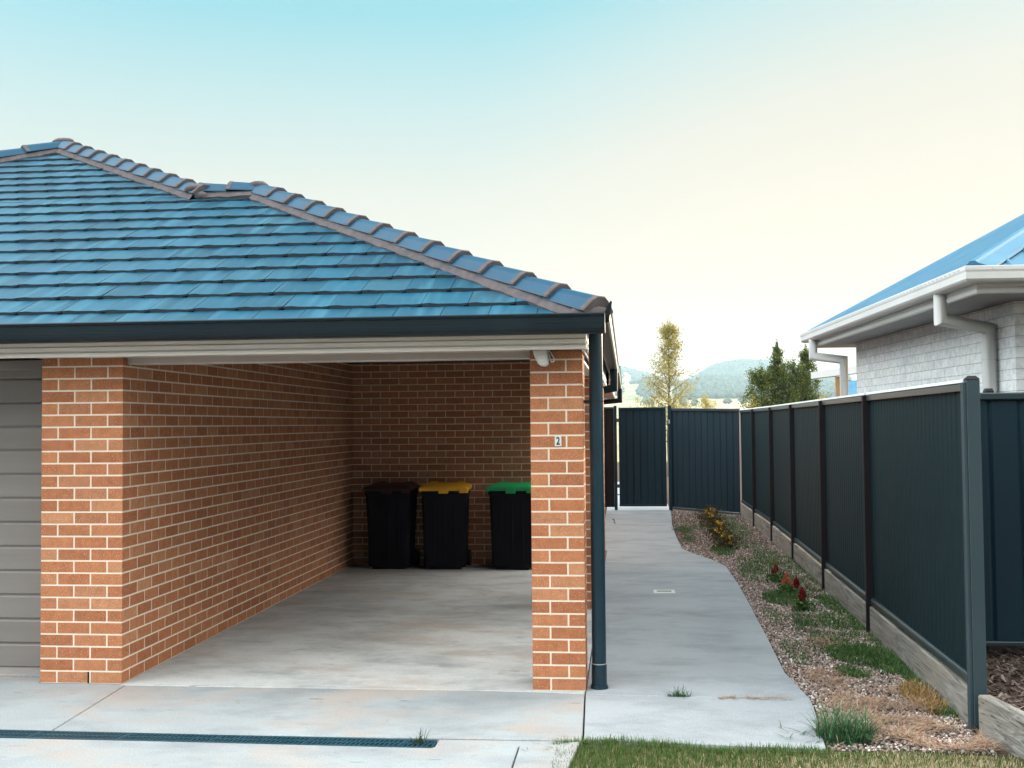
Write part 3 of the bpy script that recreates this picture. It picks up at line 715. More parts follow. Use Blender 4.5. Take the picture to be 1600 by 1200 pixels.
for i, y in enumerate(posts):
    x = fx(y); b = MB()
    if i == 0:
        b.bbox(x-.002,x+.072,y-.030,y+.03,.0,FT+.012,.003); b.bbox(x-.022,x-.003,y-.022,y+.03,-.03,FT-.004,.002)
        po = b.build('fence_post', M['endpost'], fn)
        c = MB(); c.add([(x-.004,y-.032,FT+.013),(x+.074,y-.032,FT+.013),(x+.074,y+.032,FT+.013),(x-.004,y+.032,FT+.013),(x+.016,y-.014,FT+.034),(x+.054,y-.014,FT+.034),(x+.054,y+.014,FT+.034),(x+.016,y+.014,FT+.034)], [(0,1,5,4),(1,2,6,5),(2,3,7,6),(3,0,4,7),(4,5,6,7)]); c.build('post_cap', M['postdk'], po)
    else:
        b.bbox(x-.034,x+.03,y-.024,y+.024,-.03,FT-.008,.003); b.build('fence_post', M['postdk'], fn)
# timber sleepers under the fence
se = thing('sleeper_edging', 'weathered timber sleeper edging running under the long steel fence', 'sleeper edging', (5.44,-.7,0))
for i in range(6):
    ya, yb = posts[i], posts[i+1]; b = MB(); xa, xb = fx(ya), fx(yb)
    v = []
    for (x,y) in ((xa,ya+.03),(xb,yb-.03)): v += [(x-.012,y,-.05),(x-.012,y,.196),(x-.006,y,.204),(x+.06,y,.204),(x+.065,y,.196),(x+.065,y,-.05)]
    b.add(v, [(j,(j+1)%6,6+(j+1)%6,6+j) for j in range(6)]+[tuple(range(6))[::-1],tuple(range(6,12))]); b.build('sleeper', M['sleeper'], se)
sf = MB(); v = []
for (x,y) in ((5.478,-.77),(5.93,-3.3)): v += [(x-.035,y,-.05),(x-.035,y,.19),(x-.028,y,.20),(x+.030,y,.20),(x+.035,y,.192),(x+.035,y,-.05)]
sf.add(v, [(j,(j+1)%6,6+(j+1)%6,6+j) for j in range(6)]+[tuple(range(6))[::-1],tuple(range(6,12))])
tag(sf.build('timber_sleeper', M['sleeper']), 'weathered grey sleeper on edge in front of the end fence post, holding back the mulch', 'sleeper')

# neighbour's cross fence
nf = thing('steel_fence', 'short blue-green steel fence crossing the mulch bed behind the end post', 'fence', (5.6,.42,.16))
b = MB(); ribsheet(b, (5.535,.42), (6.21,.42), .26, 1.90, .20, .014, 1, .80); b.build('fence_panel', M['gate'], nf, fix=False)
b = MB(); b.bbox(5.53,6.22,.395,.440,1.895,1.945,.008); b.build('fence_rail', M['rail'], nf)
b = MB(); b.bbox(5.53,6.22,.398,.44,.245,.275,.004); b.build('fence_rail', M['rail'], nf)
b = MB(); b.bbox(6.225,6.29,.385,.45,.15,1.965,.004); b.build('fence_post', M['postdk'], nf)
b = MB(); ribsheet(b, (6.292,.42), (8.6,.42), .26, 1.90, .20, .014, 1, .80); b.build('fence_panel', M['gate'], nf, fix=False)
b = MB(); b.bbox(6.292,8.6,.395,.440,1.895,1.945,.008); b.build('fence_rail', M['rail'], nf)
bp = MB(); bp.add([(6.075,1.0,.15),(6.135,1.0,.15),(6.135,1.06,.15),(6.075,1.06,.15),(6.075,1.0,1.97),(6.135,1.0,1.97),(6.135,1.06,1.97),(6.075,1.06,1.97),(6.083,1.005,1.99),(6.127,1.005,1.99),(6.127,1.055,1.99),(6.083,1.055,1.99)],
  [(0,1,5,4),(1,2,6,5),(2,3,7,6),(3,0,4,7),(4,5,9,8),(5,6,10,9),(6,7,11,10),(7,4,8,11),(8,9,10,11)])
tag(bp.build('garden_post', M['black']), 'black square post poking up behind the short cross fence, left of the white downpipe', 'post')

# back fence + gate
gt = thing('side_gate', 'dark teal steel gate closing the path between house and back fence', 'gate', (3.78,15.2,0))
b = MB(); ribsheet(b, (3.345,15.215), (4.255,15.215), .10, 2.04, .142, .014, 1, .84); b.build('gate_panel', M['gate'], gt, fix=False)
b = MB(); b.bbox(3.325,3.36,15.185,15.225,.075,2.075,.003); b.bbox(4.24,4.275,15.185,15.225,.075,2.075,.003); b.bbox(3.361,4.239,15.188,15.222,2.03,2.072,.003); b.bbox(3.361,4.239,15.188,15.222,.075,.115,.003); b.build('gate_frame', M['gate'], gt)
for z in (.45,1.78,.30):
    b = MB(); b.box(3.288,3.324,15.19,15.21,z,z+.07 if z != .30 else z+.02); b.build('hinge', M['black'], gt)
b = MB(); b.box(4.276,4.31,15.18,15.20,1.365,1.385); b.box(4.276,4.32,15.18,15.20,.60,1.08) if False else None; b.build('latch', M['black'], gt)
bf = thing('steel_fence', 'dark back fence panel between the gate post and the corner of the long fence', 'fence', (4.33,15.2,0))
b = MB(); b.bbox(4.315,4.385,15.175,15.235,-.02,2.10,.004); pz = b.build('fence_post', M['gate'], bf)
b = MB(); b.bbox(4.327,4.352,15.168,15.176,1.74,1.82,.002); b.build('latch_plate', M['galv'], pz)
b = MB(); ribsheet(b, (4.386,15.21), (5.66,14.30), .02, 2.02, .142, .012, 1, .84); b.build('fence_panel', M['gate'], bf, fix=False)
for (z0a, z1a, z0b, z1b) in ((2.00,2.055,1.96,2.015),(.02,.065,-.03,.015)):
    b = MB(); v = []
    for (x,y,za,zb) in ((4.386,15.20,z0a,z1a),(5.66,14.29,z0b,z1b)): v += [(x,y-.025,za),(x,y-.025,zb-.01),(x,y-.015,zb),(x,y+.03,zb),(x,y+.03,za)]
    b.add(v, [(j,(j+1)%5,5+(j+1)%5,5+j) for j in range(5)]+[tuple(range(5))[::-1],tuple(range(5,10))]); b.build('fence_rail', M['rail'], bf)
b = MB(); b.bbox(5.635,5.665,14.20,14.26,0,1.96,.003); b.build('corner_post', M['lining'], bf)
lf = thing('steel_fence', 'narrow dark steel infill panel between the house wall and the gate', 'fence', (3.16,15.2,0))
b = MB(); ribsheet(b, (2.95,15.215), (3.225,15.215), .06, 2.05, .142, .012, 1, .84); b.build('fence_panel', M['postdk'], lf, fix=False)
b = MB(); b.bbox(2.95,3.224,15.19,15.225,2.04,2.085,.004); b.build('fence_rail', M['rail'], lf)
b = MB(); b.bbox(3.226,3.287,15.17,15.235,-.02,2.11,.004); b.build('fence_post', M['gate'], lf)

# ------------------------------------------------------------------ neighbour's house
nh = thing('white_brick_house', 'pale block house with blue steel roof and white gutters beyond the fence', 'house', (6.3,1.2,.16))
xw0, yw0, xw1, yw1 = 6.35, 1.17, 6.09, 5.56
du = Vector((xw1-xw0, yw1-yw0, 0)); Lw = du.length; du.normalize(); nn = Vector((-du.y, du.x, 0))
ZS = 2.642
b = MB(); brick_face(b, (xw0,yw0,0), du, nn, Lw, ZS, 0, course=.0815, bw=.170, joint=.004, half=.075, z0=.1)
nx = Vector((.999,-.035,0)).normalized()
brick_face(b, (xw0,yw0,0), nx, Vector((-.035,-.999,0)), 5.0, ZS, 1, course=.0815, bw=.24, joint=.004, half=.11, z0=.1)
brick_face(b, (xw1,yw1,0), nx, Vector((.035,.999,0)), 5.0, ZS, 1, course=.0815, bw=.24, joint=.004, half=.11, z0=.1)
b.build('block_wall', [M['wblock'], M['wmortar']], nh, fix=False)
# eave outline points: near corner, far corner of gutter lip
gn = Vector((5.805,.498,0)); gfv = Vector((5.591,6.359,0)); gd_ = (gfv-gn).normalized(); go_ = Vector((gd_.y,-gd_.x,0))   # inward (towards +x)
inx = go_
def loft(mb, p0, p1, d, inward, prof, mi=0, m0=None, m1=None, smooth=False):
    """prof (distance inward, z); p0->p1 with optional mitre: shift along d by k*distance"""
    k = len(prof); v = []
    for p, mm in ((p0, m0), (p1, m1)):
        for (a, z) in prof: v.append(tuple(p + inward*a + d*(a*(mm or 0)) + Vector((0,0,z))))
    mb.add(v, [(j,(j+1)%k,k+(j+1)%k,k+j) for j in range(k)]+[tuple(range(k))[::-1],tuple(range(k,2*k))], mi, smooth)
gz1 = 2.823; gz0 = 2.712; h = gz1-gz0; w = .125
gp = [(0,gz1-.004),(.002,gz1),(.010,gz1),(.012,gz1-.01),(.014,gz0+.3*h),(.05,gz0+.012),(w-.008,gz0+.012),(w-.008,gz1-.02),(w,gz1-.02),(w,gz0),(.045,gz0),(.018,gz0+.07*h),(.006,gz0+.2*h),(.005,gz0+.62*h),(.0,gz0+.75*h)]
g = MB(); loft(g, gn, gfv, gd_, inx, gp, m0=1)
fd_ = inx; fin = gd_     # front gutter runs along inx, inward is gd_
loft(g, gn, gn+fd_*5.2, fd_, fin, gp, m0=1)
loft(g, gfv, gfv+fd_*5.2, fd_, -gd_, gp, m0=1)
ngo = g.build('gutter', M['wpaint'], nh)
# slotted overflow marks along the side gutter
sl_ = MB()
for i in range(60):
    p = gn + gd_*(.12+i*.095) - inx*.0012
    a = p + gd_*.03
    sl_.add([tuple(p+Vector((0,0,gz0+.80*h))),tuple(a+Vector((0,0,gz0+.80*h))),tuple(a+Vector((0,0,gz0+.86*h))),tuple(p+Vector((0,0,gz0+.86*h)))], [(0,1,2,3)])
sl_.build('overflow_slots', M['dgrey'], ngo, fix=False)
fp = [(.13,ZS),(.116,ZS+.004),(.112,ZS+.012),(.112,ZS+.035),(.118,ZS+.038),(.118,ZS+.044),(.112,ZS+.048),(.112,ZS+.075),(.120,ZS+.08),(.120,ZS+.16),(.14,ZS+.16),(.14,ZS)]
g = MB(); loft(g, gn, gfv, gd_, inx, fp, m0=1, m1=-1); loft(g, gn, gn+fd_*5.2, fd_, fin, fp, m0=1); loft(g, gfv, gfv+fd_*5.2, fd_, -gd_, fp, m0=1); g.build('fascia', M['wpaint'], nh)
c0 = gn+inx*.135+gd_*.135; c1 = gfv+inx*.135-gd_*.135
g = MB(); g.add([tuple(c0+Vector((0,0,ZS+.003))),tuple(c1+Vector((0,0,ZS+.003))),tuple(c1+fd_*5+Vector((0,0,ZS+.003))),tuple(c0+fd_*5+Vector((0,0,ZS+.003)))], [(0,1,2,3)]); g.build('soffit', M['wsoffit'], nh)
# roof: left hip plane + front plane, folded steel with ribs
RP = math.tan(R(29)); rz = 2.80
e0 = gn+inx*.03+gd_*.03; e1 = gfv+inx*.03-gd_*.03; hl = (e1-e0).length/2
def rpt(a, b_, lift=0):  # a along eave from e0, b_ inward
    p = e0 + gd_*a + inx*b_; return (p.x, p.y, rz + b_*RP + lift)
r = MB(); Lr = 2*hl
ridge0 = rpt(hl,hl); 
# left plane triangle, with ribs running up slope
r.add([rpt(0,0),rpt(Lr,0),rpt(hl,hl)], [(0,1,2)])
def rpf(a, b_, lift=0):  # front plane: a along +x from e0, b_ up (towards +y)
    p = e0 + inx*a + gd_*b_; return (p.x, p.y, rz + b_*RP + lift)
r.add([rpf(0,0),rpf(5,0),rpf(5,hl),rpf(hl,hl)], [(0,1,2,3)])
def rpb(a, b_, lift=0):
    p = e1 + inx*a - gd_*b_; return (p.x, p.y, rz + b_*RP + lift)
r.add([rpb(0,0),rpb(5,0),rpb(5,hl),rpb(hl,hl)], [(3,2,1,0)])
a = .10
while a < Lr:
    m_ = min(a, Lr-a)-.02
    if m_ > .06:
        q = [rpt(a-.018,0,.001),rpt(a+.018,0,.001),rpt(a+.008,0,.022),rpt(a-.008,0,.022)]
        q2 = [rpt(a-.018,m_,.001),rpt(a+.018,m_,.001),rpt(a+.008,m_,.022),rpt(a-.008,m_,.022)]
        r.add(q+q2, [(1,5,6,2),(2,6,7,3),(3,7,4,0),(0,1,2,3)])
    a += .19
a = .12
while a < 5:
    m_ = min(a, hl)-.02
    if m_ > .06:
        q = [rpf(a-.018,0,.001),rpf(a+.018,0,.001),rpf(a+.008,0,.022),rpf(a-.008,0,.022)]
        q2 = [rpf(a-.018,m_,.001),rpf(a+.018,m_,.001),rpf(a+.008,m_,.022),rpf(a-.008,m_,.022)]
        r.add(q+q2, [(1,5,6,2),(2,6,7,3),(3,7,4,0),(0,1,2,3)])
    a += .19
nr = r.build('roof', M['wroof'], nh, fix=False)
def ridgecap(pa, pb):
    pa = Vector(pa); pb = Vector(pb); d = (pb-pa).normalized(); s = d.cross(Vector((0,0,1))).normalized(); u_ = s.cross(d)
    sec = [(-.135,-.055),(-.128,-.038),(-.035,.004),(-.02,.020),(.02,.020),(.035,.004),(.128,-.038),(.135,-.055)]
    c = MB(); k = len(sec)
    c.add([tuple(pa+s*x+u_*z) for x,z in sec]+[tuple(pb+s*x+u_*z) for x,z in sec], [(j,j+1,k+j+1,k+j) for j in range(k-1)]+[tuple(range(k)),tuple(range(k,2*k))]); c.build('ridge_cap', M['wroof'], nr, fix=False)
ridgecap(rpt(.05,.05,.02), rpt(hl,hl,.02)); ridgecap(rpt(Lr-.05,.05,.004), rpt(hl,hl,.004)); ridgecap(rpt(hl,hl,.004), rpf(5,hl,.004))
# downpipes: mitred offsets
for (yo, wallx) in ((.93,1),(5.62,0)):
    pass
def wpipe(g0, w0, zb, yb):
    d = MB(); gz = gz0+.01
    d.tube([(g0[0],g0[1],gz),(g0[0],g0[1],gz-.20),(w0[0],w0[1],gz-.255),(w0[0],w0[1],zb)], .049, 22)
    o = d.build('downpipe', M['wpaint'], nh)
    c = MB(); c.tube([(w0[0],w0[1],2.22),(w0[0],w0[1],2.232)], .0515, 22); c.tube([(w0[0]+.045,w0[1],2.227),(w0[0]+.085,w0[1]+.01,2.227)], .008, 8); c.build('pipe_bracket', M['galv'], o)
wpipe((5.855,1.30), (6.262,1.50), .16, 0)
wpipe((5.665,5.88), (5.985,5.74), .16, 0)

# patio behind the neighbour's house
pb_ = thing('patio_roof', 'pale flat patio roof edge on tan posts behind the block house', 'patio roof', (8,17,0))
b = MB(); v = []
for (x,y,z0,z1) in ((7.55,17.6,2.70,2.84),(8.9,16.2,2.82,2.99)): v += [(x,y,z0),(x,y,z1),(x+.15,y+.12,z1),(x+.15,y+.12,z0)]
b.add(v, [(0,1,5,4),(1,2,6,5),(2,3,7,6),(3,0,4,7),(0,3,2,1),(4,5,6,7)]); b.build('beam', M['wpaint'], pb_)
b = MB(); b.bbox(8.00,8.10,17.15,17.25,0,2.72,.005); b.build('post', M['patiopost'], pb_)
b = MB(); b.bbox(9.0,9.1,16.35,16.45,0,2.8,.005); b.build('post', M['patiopost'], pb_)
b = MB(); b.add([(7.7,17.5,2.86),(9.0,16.2,3.0),(12,19,3.2),(10.5,21,3.1)], [(0,1,2,3)]); b.build('roof_sheet', M['wroof'], pb_)
fh = thing('distant_shed', 'low pale blue roofed shed seen under the patio roof', 'shed', (13.5,34,0))
b = MB(); b.box(11.6,15.5,34.2,37.8,0,2.5); b.build('wall', M['wblock'], fh)
b = MB(); b.add([(11.2,34,2.45),(15.9,34,2.45),(15.9,36,3.3),(11.9,36,3.3),(15.9,38,2.45),(11.2,38,2.45)], [(0,1,2,3),(3,2,4,5),(0,3,5)]); b.build('roof', M['wroof'], fh)

# ------------------------------------------------------------------ gravel, mulch, grasses
def inpoly(P, poly):
    x, y = P[:,0], P[:,1]; c = np.zeros(len(P), bool); n = len(poly); j = n-1
    for i in range(n):
        xi, yi = poly[i]; xj, yj = poly[j]
        c ^= ((yi > y) != (yj > y)) & (x < (xj-xi)*(y-yi)/(yj-yi+1e-12)+xi); j = i
    return c
def edgex(y):   # path right edge
    return np.interp(y, [-1.2,-.32,.65,2.0,3.3,4.9,6.42,7.1,7.75,8.3,10,12,13.6,15.3], [4.535,4.606,4.568,4.606,4.638,4.672,4.68,4.56,4.37,4.243,4.232,4.246,4.306,4.352])
def scatter_bed(n, ylo, yhi, pw=0):
    t = rng.random(n); y = ylo+(yhi-ylo)*t**(1+pw); x0 = edgex(y)+.006; x1 = np.interp(y, [-.7,9.8,15], [5.44,5.64,5.65])-.02
    lim = 15.2 - (x0*0); x = x0+(x1-x0)*rng.random(n)
    ok = ~((y > 14.2) & (x > 4.386+(15.2-y)*1.4)); return np.stack([x,y],1)[ok]
def stones_mesh(name, P, smin, smax, zb, m, label=None, sq=.6):
    n = len(P)
    base = np.array([(1,0,0),(.3,.95,0),(-.8,.6,0),(-.9,-.5,0),(.2,-1,0),(.35,.3,.9),(-.4,.1,1),(.1,-.4,.85),(0,0,-.6)], float)
    F = np.array([(0,1,5),(1,2,6),(1,6,5),(2,3,6),(3,4,7),(3,7,6),(4,0,7),(0,5,7),(5,6,7),(1,0,8),(2,1,8),(3,2,8),(4,3,8),(0,4,8)])
    s = smin+(smax-smin)*rng.random(n)**1.6
    V = base[None]*(1+rng.uniform(-.28,.28,(n,9,3))); V *= (s[:,None,None]*np.stack([np.ones(n),rng.uniform(.6,1,n),rng.uniform(.45,.85,n)*sq/.6],1)[:,None])
    a = rng.uniform(0,2*np.pi,n); b_ = rng.uniform(-.5,.5,n); ca, sa, cb, sb = np.cos(a), np.sin(a), np.cos(b_), np.sin(b_)
    x, y, z = V[...,0], V[...,1], V[...,2]; x, z = x*cb[:,None]-z*sb[:,None], x*sb[:,None]+z*cb[:,None]
    x, y = x*ca[:,None]-y*sa[:,None], x*sa[:,None]+y*ca[:,None]
    V = np.stack([x+P[:,0,None], y+P[:,1,None], z+zb+(s*.35)[:,None]+rng.uniform(0,.008,n)[:,None]],2)
    FF = (F[None]+9*np.arange(n)[:,None,None]).reshape(-1,3)
    o = fastmesh(name, V.reshape(-1,3), FF, m); o['kind'] = 'stuff'; return o
P = np.concatenate([scatter_bed(21000,-1.15,4,.0), scatter_bed(13000,4,9,0), scatter_bed(7000,9,15.2,0)])
gv = stones_mesh('gravel', P, .0055, .0145, -.030, M['stone']); gv['label'] = 'mixed pink, grey and white pebbles covering the garden bed beside the path'
mp = np.stack([rng.uniform(5.5,7.2,9000), rng.uniform(-3,1.2,9000)],1)
mp = mp[(mp[:,0] > 5.53+np.maximum(0,-.7-mp[:,1])*.18)]
def blades(P, ln, wd, lean, seg=2, zb=0., up=1.0, curl=.5, dirs=None, a0=None):
    """tapered grass blades; returns V,F(quads+tri as tris)"""
    n = len(P); a = rng.uniform(0,2*np.pi,n) if dirs is None else dirs; l = ln*rng.uniform(.55,1.15,n); le = np.abs(lean*rng.normal(1,.45,n))
    dx, dy_ = np.cos(a), np.sin(a); px, py = -dy_, dx
    k = seg+1; V = np.zeros((n, 2*seg+1, 3))
    w0 = wd*rng.uniform(.6,1.2,n); z0 = zb if np.isscalar(zb) else zb
    hx = np.zeros(n); hz = np.zeros(n); ang = le*.5 if a0 is None else np.clip(a0+rng.normal(0,.16,n),0,1.56)
    for i in range(seg+1):
        wi = w0*(1-i/seg)**.7/2
        cx = P[:,0]+dx*hx; cy_ = P[:,1]+dy_*hx; cz = z0+hz
        if i < seg:
            V[:,2*i] = np.stack([cx-px*wi,cy_-py*wi,cz],1); V[:,2*i+1] = np.stack([cx+px*wi,cy_+py*wi,cz],1)
        else: V[:,2*seg] = np.stack([cx,cy_,cz],1)
        hx = hx+np.sin(ang)*l/seg; hz = hz+np.cos(ang)*l/seg*up; ang = np.minimum(ang+le*curl*1.6/seg+.05, 2.0 if a0 is None else 1.60)
    tri = []
    for i in range(seg-1): tri += [(2*i,2*i+1,2*i+3),(2*i,2*i+3,2*i+2)]
    tri += [(2*seg-2,2*seg-1,2*seg)]
    F = (np.array(tri)[None]+(2*seg+1)*np.arange(n)[:,None,None]).reshape(-1,3)
    return V.reshape(-1,3), F
def joinVF(parts):
    V = []; F = []; mi = []; b0 = 0
    for (v, f, m_) in parts: V.append(v); F.append(f+b0); mi.append(np.full(len(f), m_)); b0 += len(v)
    return np.concatenate(V), np.concatenate(F), np.concatenate(mi)
# mulch chips: flat slivers
def chips(P, l, w, zb, zr=.02):
    n = len(P); a = rng.uniform(0,np.pi,n); t = rng.uniform(-.5,.5,n); L_ = l*rng.uniform(.4,1.2,n); W_ = w*rng.uniform(.5,1.3,n)
    ux, uy, uz = np.cos(a)*np.cos(t), np.sin(a)*np.cos(t), np.sin(t); vx, vy = -np.sin(a), np.cos(a); z = zb+rng.uniform(0,zr,n)
    V = np.zeros((n,4,3)); r_ = rng.uniform(-.4,.4,n)
    for i, (p, q) in enumerate(((-1,-1),(1,-.6),(.8,1),(-.9,.7))):
        V[:,i] = np.stack([P[:,0]+ux*L_*p/2+vx*W_*q/2, P[:,1]+uy*L_*p/2+vy*W_*q/2, z+uz*L_*p/2+r_*W_*q/2],1)
    F = np.array([(0,1,2),(0,2,3)])[None]+4*np.arange(n)[:,None,None]
    return V.reshape(-1,3), F.reshape(-1,3)
v, f_ = chips(mp, .06, .016, .17); o = fastmesh('mulch', v, f_, M['mulch']); o['kind'] = 'stuff'; o['label'] = 'dark bark mulch behind the sleeper at the end of the fence'

# lawn
def lawn_pts(n, poly):
    P = np.stack([rng.uniform(3.0,6.2,n), rng.uniform(-3.2,-1.05,n)],1); return P[inpoly(P, poly)]
lp = [(3.02,-3.2),(6.0,-3.2),(5.62,-1.75),(5.46,-1.22),(5.1,-1.20),(4.9,-1.16),(4.55,-1.22),(4.25,-1.19),(3.95,-1.24),(3.7,-1.15),(3.45,-1.10),(3.2,-1.12),(3.07,-1.2)]
P = lawn_pts(60000, lp)
jit = rng.normal(0,.02,len(P)); 
dryness = 1/(1+np.exp(-((P[:,0]-4.25)*3.4 + (-1.42-P[:,1])*9 + rng.normal(0,.9,len(P)))))
isdry = rng.random(len(P)) < dryness*.85
v1 = blades(P[~isdry], .042, .0042, .5, 2, -.022); v2 = blades(P[isdry], .032, .0042, .9, 2, -.022)
V, F, mi = joinVF([(*v1,0),(*v2,1)])
# outward-creeping fringe over the slab
P3 = np.stack([rng.uniform(3.05,4.55,900), np.zeros(900)],1); P3[:,1] = np.interp(P3[:,0],[3.07,3.2,3.45,3.7,3.95,4.25,4.55],[-1.2,-1.12,-1.10,-1.15,-1.24,-1.19,-1.22])-rng.uniform(0,.03,900)
v3 = blades(P3, .05, .004, 1.0, 3, -.01, dirs=rng.uniform(.5,2.6,900))
V, F, mi = joinVF([(*v1,0),(*v2,1),(*v3,0)])
o = fastmesh('grass', V, F, [M['grass'], M['grassdry']], mi=mi); o['kind'] = 'stuff'; o['label'] = 'strip of short green lawn turning dry and straw coloured to the right'

# patches of weeds and dry straw in the gravel
def patch(cx, cy, rx, ry, n, **k):
    a = rng.uniform(0,2*np.pi,n); r_ = rng.random(n)**.6; return np.stack([cx+rx*r_*np.cos(a), cy+ry*r_*np.sin(a)],1)
def blot(P, f):
    x, y = P[:,0]*f, P[:,1]*f; xi, yi = np.floor(x), np.floor(y); fx_, fy_ = x-xi, y-yi
    def hsh(a, b_): q = np.sin(a*127.1+b_*311.7)*43758.5453; return q-np.floor(q)
    fx_ = fx_*fx_*(3-2*fx_); fy_ = fy_*fy_*(3-2*fy_)
    return (hsh(xi,yi)*(1-fx_)+hsh(xi+1,yi)*fx_)*(1-fy_)+(hsh(xi,yi+1)*(1-fx_)+hsh(xi+1,yi+1)*fx_)*fy_
def clump_field(spec, ln, wd, lean, seg=2, zb=-.022):
    P = np.concatenate([patch(*s) for s in spec]); P = P[(P[:,0] > edgex(P[:,1])-.05) & (P[:,0] < 5.62)]; P = P[blot(P,9.0)+rng.normal(0,.15,len(P)) > .28]; return blades(P, ln, wd, lean, seg, zb)
weeds = [(5.02,4.05,.22,.45,1700),(5.28,4.5,.22,.9,1200),(5.42,3.7,.10,.5,800),(5.0,2.55,.10,.25,500),(5.22,1.35,.24,.40,2600),(5.36,1.0,.16,.35,1700),(5.05,.75,.12,.2,900),(4.78,8.2,.16,.55,1100),(5.05,9.2,.3,.9,900),(5.35,7.2,.24,1.2,1400),(5.1,6.9,.25,.7,900),(4.42,11.2,.12,.7,700),(4.40,9.8,.10,.5,350),(5.45,2.2,.07,.7,500),(5.2,11.2,.28,1.3,1400),(5.1,2.0,.15,.3,350),(5.38,-.35,.07,.12,200),(5.40,.3,.06,.6,700),(5.48,3.0,.07,1.4,900),(5.55,6.0,.07,1.6,900),(4.75,1.4,.10,.5,260),(4.80,3.0,.10,.5,260),(4.95,5.9,.2,.8,900),(5.25,6.0,.25,1.0,900),(5.15,3.0,.2,.6,700),(5.3,2.6,.14,.6,900),(5.1,1.7,.25,.4,700),(5.15,13.2,.35,.9,900),(4.8,11.6,.3,.6,500)]
v1 = clump_field(weeds, .060, .007, 1.1, 3)
v1b = clump_field([(5.02,4.05,.2,.4,700),(5.28,1.3,.22,.35,900),(4.78,8.2,.12,.4,300)], .095, .005, .9, 3)
o = fastmesh('ground_cover', *joinVF([(*v1,0),(*v1b,0)])[:2], M['weed']); o['kind'] = 'stuff'; o['label'] = 'low green weeds spreading in patches over the gravel'
v2 = clump_field([(5.0,2.35,.14,.4,900),(5.3,4.6,.2,.8,900),(5.0,2.9,.12,.25,500),(5.3,8.5,.25,1.0,700),(4.98,6.4,.18,.5,500),(5.32,5.6,.16,.6,600)], .035, .009, 1.3, 2)
o = fastmesh('ground_cover', *v2, M['weeddull']); o['kind'] = 'stuff'; o['label'] = 'dull grey-green creeping weeds between the stones'
st = [(4.85,.55,.18,.22,900),(5.0,-.25,.32,.35,2600),(5.15,-.75,.32,.28,3000),(4.75,-.85,.18,.2,1100),(5.0,1.75,.12,.3,450),(5.3,.15,.14,.22,700),(4.95,.15,.25,.2,600),(5.25,-1.05,.25,.12,1400)]
P = np.concatenate([patch(*s) for s in st]); P = P[(P[:,0] > edgex(P[:,1])) & (P[:,0] < 5.43)]; P = P[blot(P,7.0) > .42]; P = P[::2]
va = blades(P, .13, .0042, .3, 3, -.012+rng.uniform(0,.028,len(P)), curl=.15, a0=1.38)
P2 = patch(5.33,.0,.10,.38,1500); P2 = P2[P2[:,0] < 5.42]; vb = blades(P2, .075, .009, 1.2, 3, -.02)
V, F, mi = joinVF([(*va,0),(*vb,1)])
M['rust'] = leafmat('rusty_dry_weed', [(0,(.34,.20,.07)),(.5,(.45,.29,.11)),(1,(.24,.14,.06))])
o = fastmesh('dry_straw', V, F, [M['straw'], M['rust']], mi=mi); o['kind'] = 'stuff'; o['label'] = 'dead straw and rusty dry weeds lying over the gravel near the lawn'

def tuft(name, label, cat, loc, n, ln, wd, lean, m, r=.05, seg=4, sq=(1,1), group=None):
    P = patch(0,0,r*sq[0],r*sq[1],n); V, F = blades(P, ln, wd, lean, seg, 0.)
    o = fastmesh(name, V, F, M[m]); o.location = loc; return tag(o, label, cat, group)
tuft('grass_tuft', 'large dark green grass tuft sprawling over the corner of the path slab', 'grass tuft', (4.66,-.95,-.02), 520, .22, .0075, .95, 'tuft', .14, 5, (1.1,.8))
tuft('grass_tuft', 'low green grass tuft growing from the slab joint right of the dark downpipe', 'grass tuft', (3.79,-.092,-.004), 90, .085, .006, 1.35, 'tuft', .045, 4, (1.7,.3))
tuft('grass_tuft', 'pale grass tuft sprouting from the end of the channel drain', 'grass tuft', (2.31,-1.262,-.006), 26, .105, .0075, .8, 'weeddull', .02, 4, (1.6,.6))
tuft('grass_tuft', 'small green weed at the path edge near the gate', 'grass tuft', (4.27,11.0,-.004), 60, .10, .008, 1.2, 'tuft', .07, 3, (1.0,1.5))
P = np.stack([4.04+.46*rng.random(300)**1.4, -.112-.012*rng.random(300)+rng.normal(0,.022,300)],1); P = P[blot(P,22.0) > .38]
va = blades(P, .045, .004, .2, 3, .001+rng.uniform(0,.006,len(P)), curl=.1, a0=1.38)
o = fastmesh('dead_grass', *va, M['straw']); tag(o, 'line of dead reddish grass lying along the slab joint near the lawn', 'dead grass')
P = np.stack([rng.uniform(4.30,4.55,14), rng.uniform(-1.12,-.80,14)],1)
va = blades(P, .11, .008, .2, 4, .006, curl=.1, a0=1.5); o = fastmesh('grass_clippings', *va, M['tuft']); tag(o, 'dark loose blades of grass lying on the pale slab corner', 'grass clippings')
P = np.stack([rng.uniform(2.88,3.12,16), rng.uniform(-1.35,-1.12,16)],1)
va = blades(P, .06, .005, .2, 4, .006, curl=.1, a0=1.5); o = fastmesh('grass_clippings', *va, M['weeddull']); tag(o, 'thin grass runners creeping over the concrete at the left tip of the lawn', 'grass clippings')

